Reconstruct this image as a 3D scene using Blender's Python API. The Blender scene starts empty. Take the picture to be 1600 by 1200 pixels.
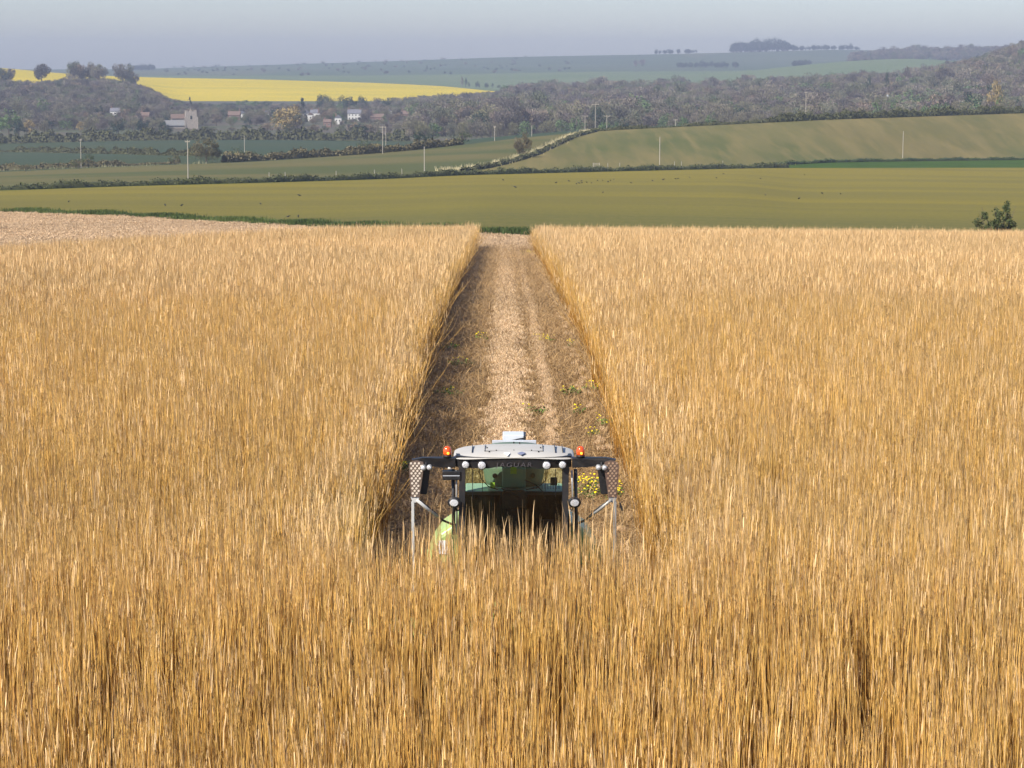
import bpy, math, random
import numpy as np
from mathutils import Vector, Matrix
random.seed(7)
rng = np.random.default_rng(7)
SC = bpy.context.scene
COL = SC.collection

# ------------------------------------------------------------------ camera, sky, sun, exposure
F = 3500.0                      # focal length in pixels of the 1600 px wide photograph
PITCH = math.atan(500 / F)      # horizon lies at y=100
HAZE_DENSITY = 1.5e-4
CZ = 10.4                       # camera height above the ground under the harvester
cam = bpy.data.cameras.new('camera')
cam.sensor_width = 36
cam.lens = F / 1600 * 36
cam.clip_start = 0.5
cam.clip_end = 20000
camo = bpy.data.objects.new('camera', cam)
COL.objects.link(camo)
camo.location = (0, 0, CZ)
camo.rotation_euler = (math.pi / 2 - PITCH, 0, 0)
SC.camera = camo

SUN_EL = math.radians(43)
SUN_AZ = math.radians(222)      # direction to the sun in the XY plane, measured from +X (left, a little behind the camera)
sd = Vector((math.cos(SUN_EL) * math.cos(SUN_AZ), math.cos(SUN_EL) * math.sin(SUN_AZ), math.sin(SUN_EL)))
sun = bpy.data.lights.new('sun', 'SUN')
sun.energy = 5.0
sun.angle = math.radians(0.5)
sun.color = (1.0, 0.93, 0.82)
suno = bpy.data.objects.new('sun', sun)
COL.objects.link(suno)
suno.rotation_euler = (-sd).to_track_quat('-Z', 'Y').to_euler()
suno.location = (-200, -60, 150)

w = bpy.data.worlds.new('World')
SC.world = w
w.use_nodes = True
nt = w.node_tree
bg = nt.nodes['Background']
sky = nt.nodes.new('ShaderNodeTexSky')
sky.sky_type = 'NISHITA'
sky.sun_disc = False
sky.sun_elevation = SUN_EL
sky.sun_rotation = math.pi / 2 - SUN_AZ
sky.air_density = 1.0
sky.dust_density = 0.75
sky.ozone_density = 8.0
sky.altitude = 100
tint = nt.nodes.new('ShaderNodeMix'); tint.data_type = 'RGBA'; tint.blend_type = 'MULTIPLY'; tint.inputs[0].default_value = 1
nt.links.new(sky.outputs[0], tint.inputs[6]); tint.inputs[7].default_value = (1.12, .98, .95, 1)
nt.links.new(tint.outputs[2], bg.inputs[0])
bg.inputs[1].default_value = 0.1
SC.view_settings.view_transform = 'Standard'
SC.view_settings.look = 'None'
SC.view_settings.gamma = 1
SC.view_settings.exposure = 0.8
SC.cycles.volume_bounces = 0
SC.cycles.max_bounces = 6
SC.cycles.transparent_max_bounces = 8
SC.cycles.use_denoising = True

# ------------------------------------------------------------------ helpers
SP, CP = math.sin(PITCH), math.cos(PITCH)
def tan_of(py):
    v = (np.asarray(py, float) - 600) / F
    return (SP + v * CP) / (CP - v * SP)
def colpx(X, Y):
    return 800 + F * 1.005 * X / np.maximum(Y, 120.0)

def tag(o, label=None, cat=None, group=None, kind=None):
    if label: o['label'] = label
    if cat: o['category'] = cat
    if group: o['group'] = group
    if kind: o['kind'] = kind
    return o
def empty(name, loc, label, cat, group=None, rz=0):
    o = bpy.data.objects.new(name, None)
    COL.objects.link(o)
    o.location = loc
    o.rotation_euler = (0, 0, rz)
    o.empty_display_size = 0.3
    return tag(o, label, cat, group)
def link(name, me, parent=None, mats=None, loc=None):
    o = bpy.data.objects.new(name, me)
    COL.objects.link(o)
    if parent: o.parent = parent
    if loc is not None: o.location = loc
    if mats:
        for m in mats: me.materials.append(m)
    return o

class MB:
    """collects faces and links them as ONE mesh"""
    def __init__(s): s.v = []; s.f = []; s.mi = []; s.c = None
    def add(s, vs, fs, mi=0):
        b = len(s.v); s.v.extend([tuple(p) for p in vs])
        for f in fs: s.f.append(tuple(i + b for i in f)); s.mi.append(mi)
        return s
    def box(s, x0, x1, y0, y1, z0, z1, mi=0):
        return s.add([(x0,y0,z0),(x1,y0,z0),(x1,y1,z0),(x0,y1,z0),(x0,y0,z1),(x1,y0,z1),(x1,y1,z1),(x0,y1,z1)],
            [(0,3,2,1),(4,5,6,7),(0,1,5,4),(1,2,6,5),(2,3,7,6),(3,0,4,7)], mi)
    def tube(s, pts, rad, n=8, mi=0, cap=True):
        pts = [Vector(p) for p in pts]
        rs = rad if isinstance(rad, (list, tuple)) else [rad] * len(pts)
        vs = []; fs = []
        up = Vector((0.013, 0.021, 1))
        for i, p in enumerate(pts):
            t = (pts[min(i+1, len(pts)-1)] - pts[max(i-1, 0)]).normalized()
            a = t.cross(up if abs(t.dot(up.normalized())) < .95 else Vector((1, .02, .01))).normalized(); b = t.cross(a)
            for k in range(n):
                th = 2 * math.pi * k / n
                vs.append(p + (a * math.cos(th) + b * math.sin(th)) * rs[i])
        for i in range(len(pts) - 1):
            for k in range(n):
                fs.append((i*n+k, i*n+(k+1) % n, (i+1)*n+(k+1) % n, (i+1)*n+k))
        if cap:
            fs.append(tuple(range(n-1, -1, -1))); fs.append(tuple((len(pts)-1)*n + k for k in range(n)))
        return s.add(vs, fs, mi)
    def lathe(s, c, axis, prof, n=16, mi=0, sx=1.0):
        """prof: list of (radius, distance along axis); axis from c"""
        ax = Vector(axis).normalized()
        a = ax.cross(Vector((0, 0, 1)) if abs(ax.z) < .9 else Vector((1, 0, 0))).normalized(); b = ax.cross(a)
        c = Vector(c); vs = []; fs = []
        for r, h in prof:
            for k in range(n):
                th = 2 * math.pi * k / n
                vs.append(c + ax*h + a*math.cos(th)*r*sx + b*math.sin(th)*r)
        for i in range(len(prof)-1):
            for k in range(n):
                fs.append((i*n+k, i*n+(k+1) % n, (i+1)*n+(k+1) % n, (i+1)*n+k))
        fs.append(tuple(range(n-1, -1, -1))); fs.append(tuple((len(prof)-1)*n + k for k in range(n)))
        return s.add(vs, fs, mi)
    def prism(s, pts, off, mi=0):
        """flat polygon pts extruded by vector off"""
        n = len(pts); off = Vector(off)
        vs = [Vector(p) for p in pts] + [Vector(p) + off for p in pts]
        fs = [tuple(range(n-1, -1, -1)), tuple(range(n, 2*n))] + [(i, (i+1) % n, n+(i+1) % n, n+i) for i in range(n)]
        return s.add(vs, fs, mi)
    def mesh(s, name='mesh', smooth=False):
        me = bpy.data.meshes.new(name)
        me.from_pydata(s.v, [], s.f); 
        me.polygons.foreach_set('material_index', s.mi)
        if smooth: me.polygons.foreach_set('use_smooth', [True]*len(s.f))
        me.update()
        import bmesh
        b = bmesh.new(); b.from_mesh(me); bmesh.ops.recalc_face_normals(b, faces=b.faces); b.to_mesh(me); b.free()
        return me
    def build(s, name, m, parent=None, smooth=False, bevel=0, loc=None):
        ms = m if isinstance(m, (list, tuple)) else [m]
        o = link(name, s.mesh(name, smooth), parent, ms, loc)
        if bevel:
            md = o.modifiers.new('bevel', 'BEVEL'); md.width = bevel; md.segments = 2; md.limit_method = 'ANGLE'
        return o

def np_mesh(name, V, Fq, smooth=False, col=None, k=4):
    """fast mesh from numpy; Fq (n,k)"""
    me = bpy.data.meshes.new(name)
    me.vertices.add(len(V)); me.vertices.foreach_set('co', np.asarray(V, np.float32).ravel())
    n = len(Fq)
    me.loops.add(n*k); me.loops.foreach_set('vertex_index', np.asarray(Fq, np.int32).ravel())
    me.polygons.add(n); me.polygons.foreach_set('loop_start', np.arange(0, n*k, k, dtype=np.int32))
    try: me.polygons.foreach_set('loop_total', np.full(n, k, np.int32))
    except Exception: pass
    if smooth: me.polygons.foreach_set('use_smooth', np.ones(n, bool))
    if col is not None:
        a = me.color_attributes.new('tint', 'FLOAT_COLOR', 'POINT')
        c = np.ones((len(V), 4), np.float32); c[:, :3] = col
        a.data.foreach_set('color', c.ravel())
    me.update(calc_edges=True)
    return me

# ------------------------------------------------------------------ materials
def lerp_node(nt, fac, a, b):
    m = nt.nodes.new('ShaderNodeMix'); m.data_type = 'RGBA'
    for sock, v in ((m.inputs[0], fac), (m.inputs[6], a), (m.inputs[7], b)):
        if isinstance(v, bpy.types.NodeSocket): nt.links.new(v, sock)
        else: sock.default_value = (*v, 1) if isinstance(v, tuple) else v
    return m.outputs[2]
def noise(nt, scale, detail=4, vec=None, rough=.55, lo=.35, hi=.65):
    n = nt.nodes.new('ShaderNodeTexNoise'); n.inputs['Scale'].default_value = scale
    n.inputs['Detail'].default_value = detail; n.inputs['Roughness'].default_value = rough
    if vec is not None: nt.links.new(vec, n.inputs['Vector'])
    r = nt.nodes.new('ShaderNodeMapRange'); r.inputs[1].default_value = lo; r.inputs[2].default_value = hi
    nt.links.new(n.outputs[0], r.inputs[0])
    return r.outputs[0]
def coords(nt, scale=(1, 1, 1), rot=(0, 0, 0)):
    tc = nt.nodes.new('ShaderNodeTexCoord'); mp = nt.nodes.new('ShaderNodeMapping')
    mp.inputs['Scale'].default_value = scale; mp.inputs['Rotation'].default_value = rot
    nt.links.new(tc.outputs['Object'], mp.inputs[0])
    return mp.outputs[0]
def math_node(nt, op, a, b=0.0):
    m = nt.nodes.new('ShaderNodeMath'); m.operation = op
    for i, v in enumerate((a, b)):
        if isinstance(v, bpy.types.NodeSocket): nt.links.new(v, m.inputs[i])
        else: m.inputs[i].default_value = v
    return m.outputs[0]
def base_mat(name, rough=.6, spec=.3, metal=0):
    m = bpy.data.materials.new(name); m.use_nodes = True
    p = m.node_tree.nodes['Principled BSDF']
    p.inputs['Roughness'].default_value = rough; p.inputs['Specular IOR Level'].default_value = spec
    p.inputs['Metallic'].default_value = metal
    return m, m.node_tree, p
def add_bump(nt, p, h, strength=.3, dist=.02):
    b = nt.nodes.new('ShaderNodeBump'); b.inputs['Strength'].default_value = strength; b.inputs['Distance'].default_value = dist
    nt.links.new(h, b.inputs['Height']); nt.links.new(b.outputs[0], p.inputs['Normal'])
def paint(name, col, rough=.45, spec=.4, metal=0, dirt=.25, dirtcol=(.25, .19, .12), sc=6):
    m, nt, p = base_mat(name, rough, spec, metal)
    n = noise(nt, sc, 6, coords(nt), lo=.42, hi=.75)
    f = math_node(nt, 'MULTIPLY', n, dirt)
    nt.links.new(lerp_node(nt, f, col, dirtcol), p.inputs['Base Color'])
    add_bump(nt, p, n, .05, .01)
    return m
def field_mat(name, cols, scales, stretch=(1, 1, 1), rot=0, rough=.9, bump=0):
    """cols: base + overlays [(col, scale, lo, hi, strength, stretch, rot)]"""
    m, nt, p = base_mat(name, rough, .1)
    out = cols[0]
    last = None
    for (c, sc, lo, hi, st, stx, rz) in scales:
        n = noise(nt, sc, 6, coords(nt, stx, (0, 0, math.radians(rz))), lo=lo, hi=hi)
        out = lerp_node(nt, math_node(nt, 'MULTIPLY', n, st), out, c); last = n
    nt.links.new(out, p.inputs['Base Color'])
    if bump: add_bump(nt, p, last, .6, bump)
    return m
def leaf_mat(name, c1, c2, c3=None, rnd=.5, trans=.15):
    m, nt, p = base_mat(name, .7, .15)
    oi = nt.nodes.new('ShaderNodeObjectInfo')
    a = nt.nodes.new('ShaderNodeAttribute'); a.attribute_name = 'tint'
    out = lerp_node(nt, a.outputs['Fac'], c1, c2)
    if c3:
        out = lerp_node(nt, math_node(nt, 'MULTIPLY', oi.outputs['Random'], rnd), out, c3)
    nt.links.new(out, p.inputs['Base Color'])
    return m

def straw_mat(name, warm=1.0):
    m, nt, p = base_mat(name, .5, .35)
    a = nt.nodes.new('ShaderNodeAttribute'); a.attribute_name = 'tint'
    oi = nt.nodes.new('ShaderNodeObjectInfo')
    geo = nt.nodes.new('ShaderNodeNewGeometry')
    n = noise(nt, .05, 3, geo.outputs['Position'], lo=.35, hi=.65)
    hs = nt.nodes.new('ShaderNodeHueSaturation')
    nt.links.new(a.outputs['Color'], hs.inputs['Color'])
    v = math_node(nt, 'ADD', math_node(nt, 'MULTIPLY', oi.outputs['Random'], .10), math_node(nt, 'MULTIPLY', n, .14))
    nt.links.new(math_node(nt, 'ADD', v, .88), hs.inputs['Value'])
    nt.links.new(hs.outputs[0], p.inputs['Base Color'])
    tr = nt.nodes.new('ShaderNodeBsdfTranslucent'); nt.links.new(hs.outputs[0], tr.inputs[0])
    mx = nt.nodes.new('ShaderNodeMixShader'); mx.inputs[0].default_value = .16
    nt.links.new(p.outputs[0], mx.inputs[1]); nt.links.new(tr.outputs[0], mx.inputs[2])
    nt.links.new(mx.outputs[0], nt.nodes['Material Output'].inputs[0])
    return m

# ------------------------------------------------------------------ terrain
PXS = np.arange(-900, 2501, 20.0)
def ln(d): 
    ks = sorted(d); v = np.interp(PXS, ks, [d[k] for k in ks])
    k = np.ones(5) / 5
    return np.convolve(np.pad(v, 2, 'edge'), k, 'valid')
def zrow(D, y): return ln(D), CZ - ln(D) * tan_of(ln(y))
def flat(D, drop): return np.full(len(PXS), float(D)), np.full(len(PXS), CZ - drop)
NODES = {}
order = []
def node(name, D=None, y=None, drop=None):
    order.append(name)
    if drop is not None: NODES[name] = flat(D, drop)
    else:
        if not isinstance(D, dict): D = {0: D}
        NODES[name] = zrow(D, y)
node('a0', -60, drop=14.5); node('a1', 0, drop=13.2); node('a2', 20, drop=12.2); node('a2b', 27, drop=11.35); node('a3', 34, drop=10.31); node('a4', 40, drop=10.4)
node('a5', 53, drop=10.3); node('a6', 66, drop=10.2); node('a7', 90, drop=10.85); node('a8', 130, drop=12.9)
node('b1', 170, {0: 398, 400: 404, 800: 413, 1600: 416})
node('b2', 215, {0: 370, 400: 378, 800: 390, 1600: 399})
node('end', {-800: 330, 0: 330, 400: 290, 740: 245, 840: 240, 1600: 245}, {-400: 325, 0: 331, 200: 338, 400: 349, 600: 357, 740: 363, 840: 370, 1600: 380})
node('h1', {0: 480, 400: 520, 800: 600, 1200: 690, 1600: 760}, {-400: 306, 0: 298, 200: 291, 400: 286, 600: 280, 720: 274, 800: 272, 1000: 267, 1200: 262.5, 1280: 262.5, 1600: 262, 2000: 262})
node('h1b', {0: 486, 400: 526, 800: 606, 1180: 694, 1300: 755, 1600: 850}, {-400: 305, 0: 297, 200: 290, 400: 285, 600: 279, 720: 273, 800: 271, 1000: 266, 1180: 262, 1280: 254, 1600: 250, 2000: 249})
node('c2', {0: 700, 400: 740, 600: 790, 800: 850, 930: 880, 1100: 900, 1300: 930, 1600: 1010}, {-400: 275, 0: 269, 100: 264, 200: 260, 400: 253, 600: 239, 700: 229, 800: 217, 880: 209, 930: 204, 1100: 196, 1300: 186, 1600: 176, 2000: 160})
node('f3', 1300, {-400: 226, 0: 224, 200: 219, 400: 218, 600: 220, 700: 220, 1600: 214})
node('v2', 1750, {0: 188, 200: 190, 300: 196, 900: 192, 1300: 180, 1600: 165})
node('v3', 2300, {-200: 140, 0: 140, 200: 142, 280: 164, 400: 170, 740: 168, 930: 164, 1100: 160, 1300: 150, 1450: 135, 1600: 112, 1800: 90})
node('yb', 2700, {0: 132, 200: 136, 250: 158, 600: 158, 740: 152, 775: 145, 930: 146, 1100: 146, 1300: 136, 1450: 116, 1600: 84, 1800: 60})
node('yt', {720: 3300, 775: 2712}, {-200: 98, 0: 105, 50: 110, 110: 116, 180: 119, 230: 121, 400: 124, 600: 130, 720: 136, 775: 144.6, 930: 145.7, 1100: 145.7, 1300: 135.6, 1450: 115.5, 1600: 83.5, 1800: 60})
node('r1', 3500, {0: 125, 230: 127, 400: 128, 600: 133, 720: 137, 800: 138, 930: 136, 1100: 130, 1300: 118, 1450: 108, 1600: 95, 1800: 70})
node('r2', 4100, {0: 122, 230: 121, 600: 122, 930: 117, 1050: 118, 1150: 114, 1200: 107, 1300: 97, 1400: 91, 1450: 92, 1500: 97, 1600: 99})
node('r2b', 4500, {0: 118, 230: 118, 600: 118, 930: 112, 1150: 111, 1300: 104, 1600: 102})
node('r3', 5200, {230: 113, 600: 110, 930: 105, 1100: 104, 1250: 102, 1330: 93, 1400: 85, 1600: 83})
node('r3b', 5600, {230: 111, 600: 106, 930: 100, 1150: 97, 1330: 96, 1600: 92})
node('r4', 6500, {-200: 109, 215: 108, 400: 102, 600: 96, 800: 89, 1020: 85, 1150: 82, 1320: 77, 1480: 84, 1600: 88})
node('r5', 7600, {0: 113})
ND = np.array([NODES[k][0] for k in order]); NZ = np.array([NODES[k][1] for k in order])
TD = np.concatenate([np.arange(-60, 400, 4.0), np.arange(400, 1400, 10.0), np.arange(1400, 7601, 25.0)])
def pchip(x, y, xi):
    h = np.diff(x); d = np.diff(y) / h
    m = np.zeros_like(y)
    for i in range(1, len(x)-1):
        if d[i-1] * d[i] > 0:
            w1 = 2*h[i] + h[i-1]; w2 = h[i] + 2*h[i-1]
            m[i] = (w1+w2) / (w1/d[i-1] + w2/d[i])
    m[0] = d[0]; m[-1] = d[-1]
    j = np.clip(np.searchsorted(x, xi) - 1, 0, len(x)-2)
    t = (xi - x[j]) / h[j]
    return (2*t**3-3*t**2+1)*y[j] + (t**3-2*t**2+t)*h[j]*m[j] + (-2*t**3+3*t**2)*y[j+1] + (t**3-t**2)*h[j]*m[j+1]
TZ = np.array([pchip(ND[:, c], NZ[:, c], TD) for c in range(len(PXS))])   # [col, dist]
def zpx(px, D):
    px = np.asarray(px, float); D = np.asarray(D, float)
    c = np.clip((px - PXS[0]) / 20, 0, len(PXS)-1.001); ci = c.astype(int); ct = c - ci
    j = np.clip(np.searchsorted(TD, D, side='right') - 1, 0, len(TD)-2); t = np.clip((D - TD[j]) / (TD[j+1]-TD[j]), 0, 1)
    return (1-ct)*((1-t)*TZ[ci, j]+t*TZ[ci, j+1]) + ct*((1-t)*TZ[ci+1, j]+t*TZ[ci+1, j+1])
def gz(X, Y): return zpx(colpx(np.asarray(X, float), np.asarray(Y, float)), Y)
def at(px, D):
    """world point on the ground in image column px at distance D"""
    X = (px - 800) / F / 1.005 * D
    return Vector((X, D, float(gz(X, D))))
def hit(px, py, dmin=60, dmax=7000):
    """nearest ground seen at that place of the photograph"""
    D = np.arange(dmin, dmax, 1.0)
    X = (px - 800) / F / 1.005 * D
    z = gz(X, D)
    t = (CZ - z) / D
    k = np.nonzero(t <= float(tan_of(py)))[0]
    k = k[0] if len(k) else len(D)-1
    return Vector((float(X[k]), float(D[k]), float(z[k])))
def strip_cx(D): return 0.05 - np.clip((np.asarray(D, float)-38) / 177, 0, 1.2) * .72

COLS = np.arange(-880, 2481, 20.0)
def band(name, n0, n1, rows, m, label=None):
    i0, i1 = order.index(n0), order.index(n1)
    cD = lambda i: np.interp(COLS, PXS, ND[i])
    rowsD = []
    for i in range(i0, i1):
        a, b = cD(i), cD(i+1)
        nn = rows if isinstance(rows, int) else rows[i-i0]
        for r in range(nn): rowsD.append(a + (b-a) * r / nn)
    rowsD.append(cD(i1))
    R = np.array(rowsD); nr, nc = R.shape
    X = (COLS[None, :]-800) / F / 1.005 * np.maximum(R, 120)
    Z = zpx(np.broadcast_to(COLS, R.shape), R)
    if n0 == 'a0':
        Z = Z + rng.normal(0, .012, Z.shape)
    V = np.stack([X, R, Z], -1).reshape(-1, 3)
    idx = np.arange(nr*nc).reshape(nr, nc)
    Fq = np.stack([idx[:-1, :-1], idx[:-1, 1:], idx[1:, 1:], idx[1:, :-1]], -1).reshape(-1, 4)
    o = link(name, np_mesh(name, V, Fq, True), None, [m])
    tag(o, label, None, None, 'structure')
    return o

STONE = None
m_litter = field_mat('litter_soil', [(.22, .14, .075)], [((.36, .26, .15), 3.0, .35, .65, .8, (1, 1, 1), 0), ((.11, .075, .045), 14, .5, .7, .7, (1, 1, 1), 0)], bump=.05)
m_headland = None
def headland():
    # soil covered in chopped straw; paler swaths
    m, nt, p = base_mat('chopped_straw_ground', .9, .1)
    n1 = noise(nt, .6, 8, coords(nt, (.25, 1, 1), (0, 0, math.radians(6))), lo=.35, hi=.62, rough=.7)
    n2 = noise(nt, 6, 4, coords(nt), lo=.5, hi=.75)
    c = lerp_node(nt, n1, (.36, .235, .12), (.50, .345, .18))
    c = lerp_node(nt, math_node(nt, 'MULTIPLY', n2, .5), c, (.24, .15, .08))
    nt.links.new(c, p.inputs['Base Color'])
    add_bump(nt, p, n1, .7, .15)
    return m
m_headland = headland()
m_olive = field_mat('young_cereal_field', [(.155, .135, .035)], [((.24, .185, .035), .02, .35, .65, .75, (.25, 1, 1), 4), ((.11, .115, .03), .09, .42, .62, .6, (.12, 1, 1), 4),
          ((.27, .20, .06), 1.2, .52, .72, .6, (1, 1, 1), 0), ((.07, .085, .02), 2.5, .55, .75, .6, (1, 1, 1), 0)])
def olive_mat():
    m, nt, p = base_mat('young_cereal_field', .9, .1)
    tc = nt.nodes.new('ShaderNodeTexCoord'); sp = nt.nodes.new('ShaderNodeSeparateXYZ'); nt.links.new(tc.outputs['Object'], sp.inputs[0])
    wob = noise(nt, .02, 4, coords(nt, (.3, 1, 1)), lo=.3, hi=.7)
    g = nt.nodes.new('ShaderNodeMapRange'); g.inputs[1].default_value = 330; g.inputs[2].default_value = 470
    nt.links.new(math_node(nt, 'ADD', sp.outputs[1], math_node(nt, 'MULTIPLY', wob, 90)), g.inputs[0])
    c = lerp_node(nt, g.outputs[0], (.098, .092, .018), (.178, .142, .012))
    n1 = noise(nt, .035, 5, coords(nt, (.15, 1, 1), (0, 0, .06)), lo=.45, hi=.62)
    c = lerp_node(nt, math_node(nt, 'MULTIPLY', n1, .5), c, (.085, .080, .018))
    n2 = noise(nt, 1.1, 6, coords(nt), lo=.45, hi=.65); c = lerp_node(nt, math_node(nt, 'MULTIPLY', n2, .55), c, (.17, .13, .03))
    n3 = noise(nt, 2.2, 4, coords(nt), lo=.5, hi=.7); c = lerp_node(nt, math_node(nt, 'MULTIPLY', n3, .65), c, (.045, .055, .012))
    w_ = nt.nodes.new('ShaderNodeTexWave'); w_.bands_direction = 'Y'; w_.inputs['Scale'].default_value = .03; w_.inputs['Distortion'].default_value = 2.5; w_.inputs['Detail'].default_value = 4
    nt.links.new(coords(nt, (.1, 1, 1), (0, 0, .03)), w_.inputs['Vector'])
    c = lerp_node(nt, math_node(nt, 'MULTIPLY', w_.outputs[1], .18), c, (.13, .11, .045))
    nt.links.new(c, p.inputs['Base Color']); return m
m_olive = olive_mat()
m_verge = field_mat('verge_ground', [(.05, .10, .02)], [((.10, .16, .035), .5, .35, .65, .8, (1, 1, 1), 0)])
m_green = field_mat('green_crop', [(.038, .075, .002)], [((.024, .045, .002), .3, .4, .6, .7, (.3, 1, 1), 0)])
m_teal = field_mat('dark_green_field', [(.034, .048, .02)], [((.045, .055, .02), .02, .4, .6, .7, (.2, 1, 1), 3), ((.03, .05, .028), .004, .4, .6, .6, (1, 1, 1), 3)])
def slope_mat():
    m, nt, p = base_mat('grazed_slope', .9, .1)
    big = noise(nt, .012, 5, coords(nt, (1, .4, 1)), lo=.4, hi=.62)
    streak = noise(nt, .09, 4, coords(nt, (1, .07, 1), (0, 0, math.radians(14))), lo=.40, hi=.72)
    streak2 = noise(nt, .22, 4, coords(nt, (1, .05, 1), (0, 0, math.radians(-22))), lo=.5, hi=.68)
    fine = noise(nt, .9, 4, coords(nt), lo=.4, hi=.7)
    right = lerp_node(nt, big, (.072, .082, .02), (.12, .10, .032))
    right = lerp_node(nt, math_node(nt, 'MULTIPLY', streak, .75), right, (.18, .14, .05))
    right = lerp_node(nt, math_node(nt, 'MULTIPLY', streak2, .45), right, (.19, .145, .052))
    right = lerp_node(nt, math_node(nt, 'MULTIPLY', fine, .25), right, (.09, .085, .03))
    nb = noise(nt, .02, 4, coords(nt, (.4, 1, 1), (0, 0, .2)), lo=.4, hi=.6)
    left = lerp_node(nt, nb, (.062, .07, .02), (.105, .09, .03))
    left = lerp_node(nt, math_node(nt, 'MULTIPLY', fine, .25), left, (.08, .085, .03))
    sep = nt.nodes.new('ShaderNodeSeparateXYZ'); tc = nt.nodes.new('ShaderNodeTexCoord')
    nt.links.new(tc.outputs['Object'], sep.inputs[0])
    # the two sides of the diagonal hedge line take different field colours
    A, B = at(722, 590), at(940, 885)
    s = math_node(nt, 'SUBTRACT', math_node(nt, 'MULTIPLY', math_node(nt, 'SUBTRACT', sep.outputs[0], A.x), B.y-A.y),
                  math_node(nt, 'MULTIPLY', math_node(nt, 'SUBTRACT', sep.outputs[1], A.y), B.x-A.x))
    g = math_node(nt, 'GREATER_THAN', s, 0.0)
    nt.links.new(lerp_node(nt, g, left, right), p.inputs['Base Color'])
    return m
def headland_edge_mat():
    pass
m_slope = slope_mat()
m_wood = field_mat('woodland_floor', [(.09, .075, .055)], [((.06, .075, .035), .02, .4, .6, .8, (1, 1, 1), 0)])
def rape_mat():
    m, nt, p = base_mat('rapeseed_flowers', .9, .1)
    n = noise(nt, .03, 5, coords(nt, (.12, 1, 1), (0, 0, .03)), lo=.45, hi=.7)
    n2 = noise(nt, .006, 4, coords(nt, (.3, 1, 1)), lo=.4, hi=.65)
    n3 = noise(nt, .3, 4, coords(nt, (.5, 1, 1)), lo=.45, hi=.7)
    c = lerp_node(nt, math_node(nt, 'MULTIPLY', n2, .5), (.50, .36, .0), (.39, .30, .003))
    c = lerp_node(nt, math_node(nt, 'MULTIPLY', n, .6), c, (.27, .24, .02))
    c = lerp_node(nt, math_node(nt, 'MULTIPLY', n3, .2), c, (.22, .21, .02))
    w_ = nt.nodes.new('ShaderNodeTexWave'); w_.bands_direction = 'Y'; w_.inputs['Scale'].default_value = .0135; w_.inputs['Distortion'].default_value = 1.2
    w_.inputs['Detail'].default_value = 3; w_.inputs['Detail Scale'].default_value = .3
    nt.links.new(coords(nt, (.3, 1, 1)), w_.inputs['Vector'])
    r = nt.nodes.new('ShaderNodeMapRange'); r.inputs[1].default_value = .93; r.inputs[2].default_value = 1.0; nt.links.new(w_.outputs[1], r.inputs[0])
    c = lerp_node(nt, math_node(nt, 'MULTIPLY', r.outputs[0], .75), c, (.22, .24, .03))
    nt.links.new(c, p.inputs['Base Color'])
    return m
m_rape = rape_mat()
def hills_mat():
    m, nt, p = base_mat('downland', .9, .1)
    v = nt.nodes.new('ShaderNodeTexVoronoi'); v.inputs['Scale'].default_value = .0016
    mp = coords(nt, (1, .45, 1), (0, 0, .25))
    nt.links.new(mp, v.inputs['Vector'])
    sepc = nt.nodes.new('ShaderNodeSeparateColor'); nt.links.new(v.outputs['Color'], sepc.inputs[0])
    n = noise(nt, .003, 5, coords(nt, (.4, 1, 1)), lo=.4, hi=.6)
    c = lerp_node(nt, sepc.outputs[0], (.055, .085, .04), (.10, .10, .055))
    c = lerp_node(nt, math_node(nt, 'MULTIPLY', n, .5), c, (.045, .065, .035))
    n2 = noise(nt, .05, 3, coords(nt), lo=.66, hi=.72)
    c = lerp_node(nt, math_node(nt, 'MULTIPLY', n2, .8), c, (.03, .045, .025))
    nt.links.new(c, p.inputs['Base Color'])
    return m
m_hills = hills_mat()
m_pasture = field_mat('hill_pasture', [(.085, .12, .045)], [((.11, .135, .06), .01, .4, .6, .8, (.5, 1, 1), 0), ((.05, .07, .03), .06, .66, .72, .8, (1, 1, 1), 0)])

band('ground_under_crop', 'a0', 'b2', [15, 8, 6, 6, 4, 7, 7, 10, 16, 14, 14], m_litter, 'bare soil and straw litter beneath the standing tall crop and along the cut lane')
band('stubble_headland', 'b2', 'end', 14, m_headland, 'pale cut stubble headland strewn with chopped straw beyond the standing crop')
band('young_cereal_field', 'end', 'h1', 24, m_olive, 'olive green open field beyond the tall dry crop')
band('bright_green_field', 'h1', 'h1b', 4, m_green, 'narrow bright green crop strip on the far side of the olive field')
band('rolling_pasture_slope', 'h1b', 'c2', 20, m_slope, 'brownish green slopes rising to the hedge line, split by a diagonal hedge')
band('dark_green_fields', 'c2', 'f3', 20, m_teal, 'flat dark green fields in front of the village')
band('valley_floor', 'f3', 'yb', 16, m_wood, 'ground under the woods and village in the valley')
band('rapeseed_field', 'yb', 'yt', 12, m_rape, 'bright yellow flowering rapeseed field on the hillside')
band('near_hill', 'yt', 'r1', 4, m_pasture, 'grassy land behind the yellow field')
band('pasture_hill', 'r1', 'r2b', 10, m_pasture, 'pale green rounded hill on the right')
band('distant_hills', 'r2b', 'r5', 12, m_hills, 'hazy blue green downs on the skyline')

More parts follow.
